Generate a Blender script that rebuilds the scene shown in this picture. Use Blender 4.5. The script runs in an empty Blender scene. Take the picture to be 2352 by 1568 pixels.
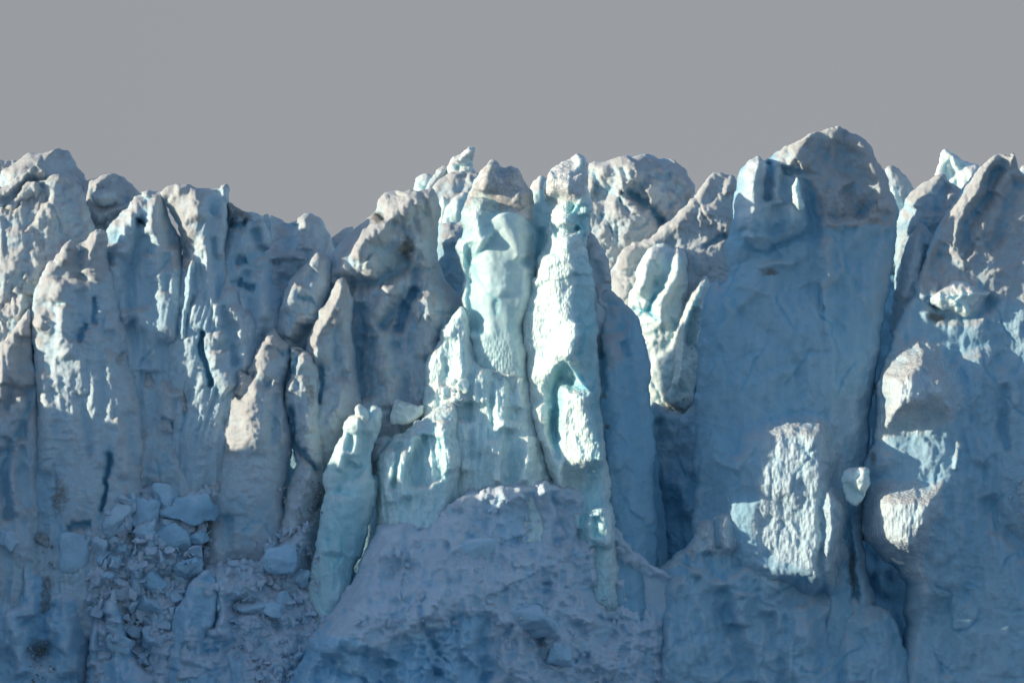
import bpy, bmesh, math, random
import numpy as np
from mathutils import Vector
PI = math.pi
scene = bpy.context.scene

# ------------------------------------------------------------------ camera, sky, sun
CAMD, CAMZ, SHIFT, FRAME = 600.0, 25.0, 0.18, 100.0
cam_d = bpy.data.cameras.new('camera')
cam = bpy.data.objects.new('camera', cam_d)
scene.collection.objects.link(cam)
cam.location = (0, -CAMD, CAMZ)
cam.rotation_euler = (PI / 2, 0, 0)
cam_d.sensor_width = 36.0
cam_d.lens = 36.0 * CAMD / FRAME
cam_d.shift_y = SHIFT
cam_d.clip_start = 1.0
cam_d.clip_end = 20000.0
scene.camera = cam

SUN_EL, SUN_FRONT = math.radians(13.0), math.radians(9.0)   # sun low on the left, a little in front of the ice
sdir = Vector((-math.cos(SUN_EL) * math.cos(SUN_FRONT), -math.cos(SUN_EL) * math.sin(SUN_FRONT), math.sin(SUN_EL)))
sun_d = bpy.data.lights.new('sun', 'SUN')
sun_d.energy = 3.8
sun_d.angle = math.radians(0.5)
sun_d.color = (1.0, 0.885, 0.67)
sun = bpy.data.objects.new('sun', sun_d)
scene.collection.objects.link(sun)
sun.rotation_euler = sdir.to_track_quat('Z', 'Y').to_euler()
sun.location = (-80, -60, 90)

world = bpy.data.worlds.new('World')
scene.world = world
world.use_nodes = True
wn = world.node_tree.nodes; wl = world.node_tree.links
bg = wn['Background']
sky = wn.new('ShaderNodeTexSky')
sky.sky_type = 'NISHITA'
sky.sun_disc = False
sky.sun_elevation = SUN_EL
sky.sun_rotation = math.atan2(sdir.x, sdir.y)
sky.air_density = 1.3; sky.dust_density = 0.6; sky.ozone_density = 3.0
SKYMUL = 0.15
# a thin grey overcast veil low over the horizon, clear sky showing higher up
tc = wn.new('ShaderNodeTexCoord'); sp = wn.new('ShaderNodeSeparateXYZ')
wl.new(tc.outputs['Generated'], sp.inputs[0])
mr = wn.new('ShaderNodeMapRange'); mr.inputs['From Min'].default_value = 0.10; mr.inputs['From Max'].default_value = 0.40
mr.inputs['To Min'].default_value = 1.0; mr.inputs['To Max'].default_value = 0.0
wl.new(sp.outputs['Z'], mr.inputs['Value'])
veil = wn.new('ShaderNodeMix'); veil.data_type = 'RGBA'
nz = wn.new('ShaderNodeTexNoise'); nz.inputs['Scale'].default_value = 3.0; nz.inputs['Detail'].default_value = 2.0
wl.new(tc.outputs['Generated'], nz.inputs['Vector'])
g = 1.0 / SKYMUL
v1 = (0.200 * g, 0.214 * g, 0.236 * g, 1); v2 = (0.240 * g, 0.247 * g, 0.258 * g, 1)
vm = wn.new('ShaderNodeMix'); vm.data_type = 'RGBA'
vm.inputs[6].default_value = v1; vm.inputs[7].default_value = v2
wl.new(nz.outputs['Fac'], vm.inputs[0])
wl.new(sky.outputs[0], veil.inputs[6]); wl.new(vm.outputs[2], veil.inputs[7]); wl.new(mr.outputs[0], veil.inputs[0])
wl.new(veil.outputs[2], bg.inputs['Color'])
bg.inputs['Strength'].default_value = SKYMUL

vs = scene.view_settings
vs.view_transform = 'Standard'; vs.look = 'None'; vs.exposure = 0.55; vs.gamma = 1.0; vs.use_curve_mapping = False
scene.cycles.max_bounces = 5; scene.cycles.diffuse_bounces = 3; scene.cycles.glossy_bounces = 2
scene.cycles.transparent_max_bounces = 4; scene.cycles.sample_clamp_indirect = 3.0

# ------------------------------------------------------------------ tracing helpers (picture points -> metres at a distance)
def scl(Y): return FRAME * (CAMD + Y) / CAMD / 2352.0        # metres per tracing unit at depth Y
def toX(vx, Y): return (vx - 1176.0) * scl(Y)
def toZ(vy, Y): return CAMZ + (784.0 - vy + SHIFT * 2352.0) * scl(Y)

# ------------------------------------------------------------------ noise
def perlin(x, y, seed):
    r = np.random.RandomState(seed); n = 256
    p = r.permutation(n); p = np.concatenate([p, p])
    a = r.rand(n) * 2 * PI; gx, gy = np.cos(a), np.sin(a)
    xi = np.floor(x).astype(np.int64); yi = np.floor(y).astype(np.int64)
    xf = x - xi; yf = y - yi
    u = xf * xf * xf * (xf * (xf * 6 - 15) + 10); v = yf * yf * yf * (yf * (yf * 6 - 15) + 10)
    def gr(ix, iy, dx, dy):
        h = p[(p[ix & 255] + iy) & 255]
        return gx[h] * dx + gy[h] * dy
    a0 = gr(xi, yi, xf, yf); a1 = gr(xi + 1, yi, xf - 1, yf)
    b0 = gr(xi, yi + 1, xf, yf - 1); b1 = gr(xi + 1, yi + 1, xf - 1, yf - 1)
    return ((a0 + u * (a1 - a0)) * (1 - v) + (b0 + u * (b1 - b0)) * v) * 1.5
def fbm(x, y, seed, o=4, gain=.5):
    s = 0; a = 1; f = 1
    for k in range(o):
        s = s + a * perlin(x * f, y * f, seed + k * 7); a *= gain; f *= 2.03
    return s
def ridged(x, y, seed, o=3, gain=.5):
    s = 0; a = 1; f = 1
    for k in range(o):
        s = s + a * (1 - 2 * np.abs(perlin(x * f, y * f, seed + k * 7))); a *= gain; f *= 2.1
    return s
def sst(a, b, x):
    t = np.clip((x - a) / (b - a), 0, 1); return t * t * (3 - 2 * t)
def worley(x, y, seed):
    """distance to nearest / second nearest feature point, and the random tilt of the nearest cell"""
    r = np.random.RandomState(seed); n = 64
    jx = r.rand(n, n); jy = r.rand(n, n); tx = r.rand(n, n) * 2 - 1; ty = r.rand(n, n) * 2 - 1
    xi = np.floor(x).astype(np.int64); yi = np.floor(y).astype(np.int64)
    f1 = np.full(x.shape, 9.); f2 = np.full(x.shape, 9.); pl = np.zeros(x.shape)
    for dx in (-1, 0, 1):
        for dy in (-1, 0, 1):
            cx = (xi + dx) & 63; cy = (yi + dy) & 63
            ex = x - (xi + dx + jx[cx, cy]); ey = y - (yi + dy + jy[cx, cy])
            d = np.sqrt(ex * ex + ey * ey)
            q = tx[cx, cy] * ex + ty[cx, cy] * ey
            m = d < f1
            f2 = np.where(m, f1, np.minimum(f2, d)); pl = np.where(m, q, pl); f1 = np.where(m, d, f1)
    return f1, f2, pl

# ------------------------------------------------------------------ geometry of outlines
def crspline(P, n=5, closed=True):
    P = np.array(P, float); N = len(P); out = []
    for i in range(N if closed else N - 1):
        if closed: p0, p1, p2, p3 = P[i - 1], P[i], P[(i + 1) % N], P[(i + 2) % N]
        else: p0, p1, p2, p3 = P[max(i - 1, 0)], P[i], P[i + 1], P[min(i + 2, N - 1)]
        for t in np.arange(n) / n:
            q = .5 * ((2 * p1) + (p2 - p0) * t + (2 * p0 - 5 * p1 + 4 * p2 - p3) * t * t + (3 * p1 - p0 - 3 * p2 + p3) * t ** 3)
            out.append(p1 + (p2 - p1) * t + .75 * (q - (p1 + (p2 - p1) * t)))
    if not closed: out.append(P[-1])
    return np.array(out)
def seg_dist(x, y, P, closed):
    """distance to polyline, signed side (+ right of travel in picture space), fraction along"""
    N = len(P); d = np.full(x.shape, 1e9); side = np.zeros(x.shape); tt = np.zeros(x.shape)
    for i in range(N if closed else N - 1):
        a = P[i]; b = P[(i + 1) % N]; e = b - a; L = e @ e + 1e-9
        px = x - a[0]; py = y - a[1]
        t = np.clip((px * e[0] + py * e[1]) / L, 0, 1)
        dx = px - t * e[0]; dy = py - t * e[1]; q = dx * dx + dy * dy
        m = q < d
        d = np.where(m, q, d); side = np.where(m, np.sign(e[0] * py - e[1] * px), side); tt = np.where(m, (i + t) / max(1, N - 1), tt)
    return np.sqrt(d), side, tt
def inside(x, y, P):
    c = np.zeros(x.shape, bool); N = len(P)
    for i in range(N):
        a = P[i]; b = P[(i + 1) % N]
        if a[1] == b[1]: continue
        m = ((a[1] > y) != (b[1] > y)) & (x < (b[0] - a[0]) * (y - a[1]) / (b[1] - a[1]) + a[0])
        c ^= m
    return c
def blur(A, s):
    """separable gaussian, edge clamped"""
    if s < .4: return A
    r = int(3 * s) + 1; k = np.exp(-.5 * (np.arange(-r, r + 1) / s) ** 2); k /= k.sum()
    n0 = A.shape[0] + 2 * r; n1 = A.shape[1] + 2 * r
    B = np.pad(A, r, mode='edge')
    fk = np.fft.rfft(np.concatenate([k, np.zeros(n1 + 2 * r - len(k))]))
    C = np.fft.irfft(np.fft.rfft(np.pad(B, ((0, 0), (0, 2 * r))), axis=1) * fk, n=n1 + 2 * r, axis=1)[:, 2 * r:2 * r + A.shape[1]]
    fk = np.fft.rfft(np.concatenate([k, np.zeros(n0 + 2 * r - len(k))]))
    D = np.fft.irfft(np.fft.rfft(np.pad(C, ((0, 2 * r), (0, 0))), axis=0) * fk[:, None], n=n0 + 2 * r, axis=0)[2 * r:2 * r + A.shape[0]]
    return D

# ------------------------------------------------------------------ materials
def new_mat(name):
    m = bpy.data.materials.new(name); m.use_nodes = True
    return m, m.node_tree.nodes, m.node_tree.links, m.node_tree.nodes['Principled BSDF']
def ice_material(name, clear, deep, snow, sss, bumpk=1.0, grain=1.0, scale=.3, base_rough=.62, vor=3.2):
    m, n, l, b = new_mat(name)
    def attr(a):
        k = n.new('ShaderNodeAttribute'); k.attribute_name = a; return k
    def mix(fac, A, B, blend='MIX'):
        k = n.new('ShaderNodeMix'); k.data_type = 'RGBA'; k.blend_type = blend
        for s, v in ((0, fac), (6, A), (7, B)):
            if hasattr(v, 'links') or isinstance(v, bpy.types.NodeSocket): l.new(v, k.inputs[s])
            else: k.inputs[s].default_value = v
        return k.outputs[2]
    def noise(scale, det=4, rough=.55, vec=None):
        k = n.new('ShaderNodeTexNoise'); k.inputs['Scale'].default_value = scale
        k.inputs['Detail'].default_value = det; k.inputs['Roughness'].default_value = rough
        l.new(vec if vec is not None else obj, k.inputs['Vector']); return k.outputs['Fac']
    def ramp(v, a, b_, lo=0., hi=1.):
        k = n.new('ShaderNodeMapRange'); k.inputs['From Min'].default_value = a; k.inputs['From Max'].default_value = b_
        k.inputs['To Min'].default_value = lo; k.inputs['To Max'].default_value = hi; l.new(v, k.inputs['Value']); return k.outputs[0]
    def math_(op, A, B=None, C=None):
        k = n.new('ShaderNodeMath'); k.operation = op
        for i, v in enumerate((A, B, C)):
            if v is None: continue
            if isinstance(v, bpy.types.NodeSocket): l.new(v, k.inputs[i])
            else: k.inputs[i].default_value = v
        return k.outputs[0]
    geo = n.new('ShaderNodeNewGeometry'); obj = geo.outputs['Position']
    mp = n.new('ShaderNodeMapping'); mp.inputs['Scale'].default_value = (1, 1, .22); l.new(obj, mp.inputs[0]); streak = mp.outputs[0]
    sn, di, we, bl = attr('snow').outputs['Fac'], attr('dirt').outputs['Fac'], attr('wet').outputs['Fac'], attr('blue').outputs['Fac']
    # depth of blue varies in bands and streaks as the ice does
    nb = noise(.22, 3, .5, streak); nb2 = noise(1.3, 4, .6, streak)
    bfac = math_('ADD', bl, math_('ADD', math_('MULTIPLY', math_('SUBTRACT', nb, .5), .6), math_('MULTIPLY', math_('SUBTRACT', nb2, .5), .35)))
    bf = n.new('ShaderNodeClamp'); l.new(bfac, bf.inputs[0])
    col = mix(bf.outputs[0], clear, deep)
    # snow and frost crust
    ns = noise(1.1, 6, .65); ns2 = noise(6.0, 3, .6)
    sfac = ramp(math_('ADD', sn, math_('ADD', math_('MULTIPLY', math_('SUBTRACT', ns, .5), .9), math_('MULTIPLY', math_('SUBTRACT', ns2, .5), .5))), .25, .85)
    scol = mix(ramp(noise(.5, 4), .35, .65), snow, (snow[0] * .86, snow[1] * .86, snow[2] * .87, 1))
    col = mix(sfac, col, scol)
    # grit
    nd = noise(2.2, 6, .7, obj); nd2 = noise(9., 3, .6, obj)
    dfac = ramp(math_('ADD', di, math_('ADD', math_('MULTIPLY', math_('SUBTRACT', nd, .5), 1.3), math_('MULTIPLY', math_('SUBTRACT', nd2, .5), .6))), .35, .85, 0, .85)
    col = mix(dfac, col, (.20, .18, .15, 1))
    l.new(col, b.inputs['Base Color'])
    rough = math_('SUBTRACT', base_rough, math_('MULTIPLY', we, base_rough - .16))
    rough = math_('ADD', rough, math_('MULTIPLY', sfac, .22))
    l.new(rough, b.inputs['Roughness'])
    b.inputs['IOR'].default_value = 1.31
    if sss > 0:
        b.subsurface_method = 'BURLEY' if hasattr(b, 'subsurface_method') else 'BURLEY'
        b.inputs['Subsurface Weight'].default_value = sss
        b.inputs['Subsurface Radius'].default_value = (.35, .8, 1.0)
        b.inputs['Subsurface Scale'].default_value = scale
    # surface relief: crust, scallops, drips
    b1 = n.new('ShaderNodeBump'); b1.inputs['Strength'].default_value = .75 * bumpk; b1.inputs['Distance'].default_value = .30
    l.new(noise(2.4, 8, .66), b1.inputs['Height'])
    b2 = n.new('ShaderNodeBump'); b2.inputs['Distance'].default_value = .10
    l.new(math_('MULTIPLY', .9 * grain, math_('ADD', .25, sfac)), b2.inputs['Strength'])
    l.new(noise(9.0, 3, .7), b2.inputs['Height']); l.new(b1.outputs[0], b2.inputs['Normal'])
    mp2 = n.new('ShaderNodeMapping'); mp2.inputs['Scale'].default_value = (1, 1, .4); l.new(obj, mp2.inputs[0])
    vo = n.new('ShaderNodeTexVoronoi'); vo.feature = 'SMOOTH_F1'; vo.inputs['Scale'].default_value = vor; vo.inputs['Smoothness'].default_value = .5
    l.new(mp2.outputs[0], vo.inputs['Vector'])
    b3 = n.new('ShaderNodeBump'); b3.inputs['Distance'].default_value = .22
    l.new(math_('MULTIPLY', we, .85), b3.inputs['Strength']); l.new(vo.outputs['Distance'], b3.inputs['Height']); l.new(b2.outputs[0], b3.inputs['Normal'])
    l.new(b3.outputs[0], b.inputs['Normal'])
    return m
M_ice = ice_material('glacier_ice', (.64, .74, .79, 1), (.25, .50, .66, 1), (.60, .605, .615, 1), .3, 1.0, 1.0, .5)
M_clear = ice_material('clear_blue_ice', (.74, .85, .84, 1), (.28, .60, .68, 1), (.66, .67, .68, 1), .6, .28, .5, .7, .40, 4.6)
M_rubble = ice_material('broken_ice', (.58, .75, .85, 1), (.24, .52, .72, 1), (.72, .79, .88, 1), .35, .9, 1.1, .5)
M_sea, n_, l_, b_ = new_mat('sea_water')
b_.inputs['Base Color'].default_value = (.02, .05, .06, 1); b_.inputs['Roughness'].default_value = .12
w_ = n_.new('ShaderNodeTexNoise'); w_.inputs['Scale'].default_value = .5; w_.inputs['Detail'].default_value = 5
bb = n_.new('ShaderNodeBump'); bb.inputs['Strength'].default_value = .4
g_ = n_.new('ShaderNodeNewGeometry'); l_.new(g_.outputs['Position'], w_.inputs['Vector'])
fl = n_.new('ShaderNodeTexVoronoi'); fl.inputs['Scale'].default_value = .16; l_.new(g_.outputs['Position'], fl.inputs['Vector'])
fr = n_.new('ShaderNodeMapRange'); fr.inputs['From Min'].default_value = .62; fr.inputs['From Max'].default_value = .55; l_.new(fl.outputs['Distance'], fr.inputs['Value'])
fm = n_.new('ShaderNodeMix'); fm.data_type = 'RGBA'; fm.inputs[6].default_value = (.02, .05, .06, 1); fm.inputs[7].default_value = (.34, .39, .45, 1)   # pale brash ice added to the unseen water, to bounce light upward
l_.new(fr.outputs[0], fm.inputs[0]); l_.new(fm.outputs[2], b_.inputs['Base Color'])
b_.inputs['Roughness'].default_value = .5
l_.new(w_.outputs['Fac'], bb.inputs['Height']); l_.new(bb.outputs[0], b_.inputs['Normal'])

# ------------------------------------------------------------------ mesh writing
def write_mesh(name, V, F, attrs=None, mat=None, smooth=True):
    me = bpy.data.meshes.new(name)
    V = np.asarray(V, np.float32); F = np.asarray(F, np.int32)
    k = F.shape[1]
    me.vertices.add(len(V)); me.vertices.foreach_set('co', V.ravel())
    me.loops.add(F.size); me.loops.foreach_set('vertex_index', F.ravel())
    me.polygons.add(len(F)); me.polygons.foreach_set('loop_start', np.arange(0, F.size, k, dtype=np.int32))
    me.polygons.foreach_set('use_smooth', np.full(len(F), smooth))
    me.update(calc_edges=True); me.validate()
    for a, arr in (attrs or {}).items():
        at = me.attributes.new(a, 'FLOAT', 'POINT'); at.data.foreach_set('value', np.asarray(arr, np.float32).ravel())
    if mat: me.materials.append(mat)
    return me
def link(name, me, loc=(0, 0, 0), parent=None):
    o = bpy.data.objects.new(name, me); scene.collection.objects.link(o); o.location = loc
    if parent: o.parent = parent
    return o
def tag(o, label=None, cat=None, group=None, kind=None):
    if label: o['label'] = label
    if cat: o['category'] = cat
    if group: o['group'] = group
    if kind: o['kind'] = kind
    return o

SURF = []          # (name, grid data) kept so that blocks can be laid on the real surface
SEED = [11]
def serac(name, label, Y0, T, poly, feats=(), cat='ice tower', mat=None, re=2.2, tilt=(0, 0), cell=2.8, warp=3.0,
          flute=.35, lump=.5, facet=.35, fine=.07, shear=0., rub=0., crag=.19, flare=None, frac=.15, snow=.15, dirt=0., wet=0., blue=.4, back=1.0,
          group=None, kind=None, parent=None, paint=(), capsnow=.55, fl_w=1.3, reg=True, roundk=.5):
    """A solid mass of ice: traced outline at distance Y0, swelling T metres towards and away from the viewer, with
    its own ridges, clefts, facets and weathering."""
    SEED[0] += 37; sd = SEED[0]
    s = scl(Y0)
    if flare:
        cx0 = sum(q[0] for q in poly) / len(poly)
        poly = [(q[0] + (flare[1] if q[0] > cx0 else -flare[1]) * float(sst(flare[0], flare[0] + 160, np.float64(q[1]))), q[1]) for q in poly]
    P = crspline(poly, 4)
    x0, y0 = P.min(0) - 8; x1, y1 = P.max(0) + 8
    gx = np.arange(x0, x1 + cell, cell); gy = np.arange(y0, y1 + cell, cell)
    X, Y = np.meshgrid(gx, gy)
    wx = X + warp * 2.2 * perlin(X / 46, Y / 60, sd) + warp * perlin(X / 15, Y / 19, sd + 1) + warp * .4 * perlin(X / 6, Y / 7, sd + 2)
    wy = Y + warp * 2.2 * perlin(X / 50, Y / 46, sd + 3) + warp * perlin(X / 17, Y / 15, sd + 4) + warp * .4 * perlin(X / 7, Y / 6, sd + 5)
    d, _, _ = seg_dist(wx, wy, P, True)
    ins = inside(wx, wy, P)
    sdv = np.where(ins, d, -d)
    dm = np.maximum(sdv, 0) * s
    # bulk
    msk = ins.astype(float)
    e1 = np.sqrt(np.clip(1 - (1 - np.clip(dm / re, 0, 1)) ** 2, 0, 1))
    wide = np.sqrt(max((x1 - x0) * s * .5, 1) * 1.0)
    b1 = np.clip(2 * blur(msk, 2.2 / s / cell) - 1, 0, 1); b2 = np.clip(2 * blur(msk, min(6.0, (x1 - x0) * s * .35) / s / cell) - .8, 0, 1.2)
    bulk = (1 - roundk) * e1 + roundk * (.45 * b1 + .55 * b2) * e1 ** .5
    xm = (X - 1176) * s; zm = (784 - Y) * s
    xc = (x0 + x1) / 2; yc = (y0 + y1) / 2
    h = T * bulk
    u = xm + shear * zm
    det = np.zeros_like(h)
    if flute: det += flute * (ridged(u / fl_w + .6 * perlin(xm / 5, zm / 6, sd + 9), zm / (fl_w * 11), sd + 10, 3, .45) - .4) * (.4 + .8 * sst(-.5, .5, perlin(xm / 7, zm / 9, sd + 12)))
    if lump: det += lump * fbm(u / 4.2, zm / 5.5, sd + 20, 4, .48)
    if facet:
        f1, f2, pl = worley(u / 3.4 + .5 * perlin(xm / 3, zm / 3, sd + 31), zm / 6.5, sd + 30)
        f1b, f2b, plb = worley(u / 1.3 + .4 * perlin(xm, zm, sd + 33), zm / 2.2, sd + 32)
        det += facet * (blur(1.5 * pl * sst(0, .12, f2 - f1), .8) - .45 * np.exp(-((f2 - f1) / .05) ** 2) * sst(0., .4, perlin(xm / 4, zm / 4, sd + 35)) + .45 * blur(plb, .7))
    if fine: det += fine * fbm(u / .7, zm / .8, sd + 40, 3, .6)
    if crag:
        mk = np.clip(.25 + 1.3 * snow, .1, 1.) * sst(-.6, .5, perlin(xm / 3.5, zm / 3, sd + 62))
        det += crag * mk * (ridged(u / 1.5 + .4 * perlin(xm / 1.5, zm / 1.5, sd + 63), zm / .95, sd + 64, 3, .55) - .3)
    if frac:      # thin wandering fractures and the slight offset of the ice on their two sides
        for k_, (ax, az, sh_) in enumerate(((7.0, 16.0, .45), (5.0, 12.0, -.35))):
            n_ = perlin((xm + sh_ * zm) / ax + .10 * perlin(xm / 1.7, zm / 1.7, sd + 81 + k_), zm / az, sd + 84 + k_)
            mk = sst(.1, .4, perlin(xm / 5 + 3, zm / 5, sd + 90 + k_))
            gm = np.hypot(*np.gradient(n_, cell * s)) + .03
            ln = np.exp(-((n_ / gm) / .11) ** 2) * mk
            det += frac * (.9 * sst(-.012, .012, n_) * mk - .9 * ln); FR = ln if k_ == 0 else np.maximum(FR, ln)
    if rub:
        f1, f2, pl = worley(xm / 2.3 + .5 * perlin(xm / 1.5, zm / 1.5, sd + 51) + .3 * zm / 2.3, zm / 1.5, sd + 50)
        f1b, f2b, plb = worley(xm / .95 + .3 * perlin(xm, zm, sd + 53), zm / .6, sd + 52)
        rm = sst(-.5, .35, fbm(xm / 5, zm / 4, sd + 55, 3))
        det += rub * rm * (1.3 * sst(.75, 0, f1) + .6 * pl + .5 * sst(.6, 0, f1b) + .25 * plb)
    snowf = np.full_like(h, snow); dirtf = np.full_like(h, dirt); wetf = np.full_like(h, wet); bluef = np.full_like(h, blue)
    h = h + (tilt[0] * (X - xc) * s + tilt[1] * ((tilt[2] if len(tilt) > 2 else yc) - Y) * s) * np.clip(dm / max(re * .8, .01), 0, 1)
    for f in feats:
        k, amp, w, pts = f[:4]; pts = np.array(pts, float)
        if k == 'bump':            # pts = (cx, cy, rx, ry)
            cx, cy, rx, ry = pts; q = ((wx - cx) / rx) ** 2 + ((wy - cy) / ry) ** 2
            h = h + amp * np.exp(-q ** (w if w else 1)); continue
        pp = crspline(pts, 4, False) if len(pts) > 2 else pts
        dd, side, tt = seg_dist(wx, wy, pp, k in ('area', 'lean'))
        ddm = dd * s; w = float(w); tap = sst(0, .12, tt) * sst(1, .88, tt) if k in ('g', 'r', 'c') else 1
        if k == 'r': h = h + amp * np.exp(-(ddm / w) ** 2) * tap           # rounded ridge
        elif k == 'a': h = h + amp * np.exp(-ddm / w) * (sst(0, .1, tt) * sst(1, .9, tt))          # sharp arete
        elif k == 'g': h = h - amp * np.exp(-(ddm / w) ** 2) * tap         # groove
        elif k == 'c':                                                     # crack, narrow
            ww = w * (.5 + .9 * np.abs(perlin(wx / 17, wy / 17, sd + 60)) + .3)
            h = h - amp * np.exp(-(ddm / ww) ** 2) * tap; bluef = bluef + .5 * np.exp(-(ddm / (2 * ww)) ** 2)
        elif k == 'step':          # ground to the right of travel stands amp proud of the left, over w metres, only near the line (fade)
            fade = np.exp(-(ddm / (f[4] if len(f) > 4 else 8.)) ** 2)
            h = h + amp * (sst(-w, w, ddm * side)) * fade
        elif k == 'lean':          # panel standing out more and more towards its right edge, so that it faces left
            ii = inside(wx, wy, pp); sg = np.where(ii, ddm, -ddm)
            q = np.clip((wx - pts[:, 0].min()) / np.ptp(pts[:, 0]), 0, 1)
            lb = f[4] if len(f) > 4 else .3
            h = h + amp * (lb + (1 - lb) * q) * sst(-w * .25, w, sg)
        elif k == 'area':          # raised panel: polygon
            ii = inside(wx, wy, pp); sg = np.where(ii, ddm, -ddm)
            h = h + amp * sst(-w * .3, w, sg)
    if frac: bluef = bluef + .35 * FR; dirtf = dirtf + .35 * FR * sst(0, .4, perlin(xm / 6, zm / 6, sd + 97))
    for p in paint:
        k, amt, soft, pts = p[:4]; arr = {'snow': 0, 'dirt': 1, 'wet': 2, 'blue': 3}[k]
        pp = np.array(pts, float)
        if pp.ndim == 1: m = np.exp(-(((wx - pp[0]) / pp[2]) ** 2 + ((wy - pp[1]) / pp[3]) ** 2) ** 1.5)
        else:
            pp = crspline(pp, 3); dd, _, _ = seg_dist(wx, wy, pp, True); ii = inside(wx, wy, pp)
            m = sst(-soft, soft, np.where(ii, dd, -dd) + 9 * perlin(X / 20, Y / 20, sd + 70))
        t = (snowf, dirtf, wetf, bluef)[arr]; t += amt * m
    h = h + det * e1
    h = np.maximum(h, .05 + .0 * h)
    # frost settles on what faces up; clefts stay bluer
    hs = blur(h, 1.2)
    gz = np.gradient(hs, axis=0) / (cell * s); gxx = np.gradient(hs, axis=1) / (cell * s)
    upn = gz / np.sqrt(1 + gz * gz + gxx * gxx)      # + when the surface faces up
    snowf += capsnow * sst(.15, .75, upn)
    curv = hs - blur(hs, 3.5)
    bluef += np.clip(-curv * .8, -.2, .35)
    snowf -= np.clip(-curv * .8, -.2, .4)
    # cells
    q = (sdv[:-1, :-1] > -cell * .5) & (sdv[1:, :-1] > -cell * .5) & (sdv[:-1, 1:] > -cell * .5) & (sdv[1:, 1:] > -cell * .5)
    ny, nx = X.shape
    cnt = np.zeros((ny, nx), int)
    for a, b in ((0, 0), (1, 0), (0, 1), (1, 1)): cnt[a:a + ny - 1, b:b + nx - 1] += q
    used = cnt > 0; bnd = used & (cnt < 4)
    gyv, gxv = np.gradient(sdv, cell); gl = np.maximum(np.hypot(gxv, gyv), .3)
    mv = np.where(bnd, np.clip(-sdv, -cell * .9, cell * .6), 0)
    XX = X + gxv / gl * mv; YY = Y + gyv / gl * mv
    front = -h; backd = np.minimum(back * T * (.25 * e1 + .75 * np.clip(b1, 0, 1)) + .3 * e1, 40) * (1 if back else 0) + .05
    idx = -np.ones((ny, nx), int); idx[used] = np.arange(used.sum())
    innr = used & ~bnd; idb = idx.copy(); idb[innr] = used.sum() + np.arange(innr.sum())
    wX = (XX - 1176) * s; wZ = CAMZ + (784 - YY + SHIFT * 2352) * s
    ox = wX[used].mean(); oz = wZ[used].min()
    yf = np.where(bnd, 0, front)
    Vf = np.stack([wX[used] - ox, yf[used], wZ[used] - oz], 1)
    Vb = np.stack([wX[innr] - ox, backd[innr], wZ[innr] - oz], 1)
    A = idx[:-1, :-1][q]; B = idx[1:, :-1][q]; C = idx[1:, 1:][q]; D = idx[:-1, 1:][q]
    Ff = np.stack([A, B, C, D], 1)
    A = idb[:-1, :-1][q]; B = idb[1:, :-1][q]; C = idb[1:, 1:][q]; D = idb[:-1, 1:][q]
    Fb = np.stack([A, D, C, B], 1)
    V = np.concatenate([Vf, Vb]); F = np.concatenate([Ff, Fb])
    at = {}
    for nm, ar in (('snow', snowf), ('dirt', dirtf), ('wet', wetf), ('blue', bluef)):
        at[nm] = np.concatenate([ar[used], ar[innr]])
    me = write_mesh(name, V, F, at, mat or M_ice)
    o = link(name, me, (ox, Y0, oz))
    if parent:
        o.parent = parent; o.location = (ox - parent.location.x, Y0 - parent.location.y, oz - parent.location.z)
    if kind: tag(o, label, None, None, kind)
    elif not parent: tag(o, label, cat, group)
    if reg: SURF.append((name, gx, gy, np.where(used, Y0 - h, 1e9), Y0))
    return o
def surf_at(vx, vy):
    """depth and owner of the front-most ice at a traced point"""
    best = (1e9, None)
    for nm, gx, gy, D, Y0 in SURF:
        i = int((vx - gx[0]) / (gx[1] - gx[0])); j = int((vy - gy[0]) / (gy[1] - gy[0]))
        if 0 <= j < D.shape[0] and 0 <= i < D.shape[1] and D[j, i] < best[0]: best = (D[j, i], nm)
    return best
# ------------------------------------------------------------------ THE SETTING
def sheet(name, x0, x1, y0, y1, z, mat):
    me = write_mesh(name, [(x0, y0, z), (x1, y0, z), (x1, y1, z), (x0, y1, z)], [(0, 1, 2, 3)], None, mat)
    return tag(link(name, me), None, None, None, 'structure')
sheet('sea', -6000, 6000, -3000, 6000, 0, M_sea)
# the glacier's own upper surface, a rough snowy field falling away behind the front and reaching the horizon
def glacier_field():
    gx = np.concatenate([np.linspace(-6000, -140, 24), np.linspace(-130, 130, 200), np.linspace(140, 6000, 24)])
    gy = np.concatenate([np.linspace(34, 110, 60), np.geomspace(115, 6000, 30)])
    X, Y = np.meshgrid(gx, gy)
    Z = 33 + 3.0 * fbm(X / 14, Y / 12, 5, 4) + np.clip((Y - 110) / 900, 0, 1) * 6
    Z = Z - sst(44, 34, Y) * 14
    V = np.stack([X.ravel(), Y.ravel(), Z.ravel()], 1)
    ny, nx = X.shape; i = np.arange(ny * nx).reshape(ny, nx)
    F = np.stack([i[:-1, :-1].ravel(), i[:-1, 1:].ravel(), i[1:, 1:].ravel(), i[1:, :-1].ravel()], 1)
    n = len(V)
    tag(link('glacier_field', write_mesh('glacier_field', V, F, dict(snow=np.full(n, .9), dirt=np.full(n, .1), wet=np.zeros(n), blue=np.full(n, .3)), M_ice)), None, None, None, 'structure')
glacier_field()
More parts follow.
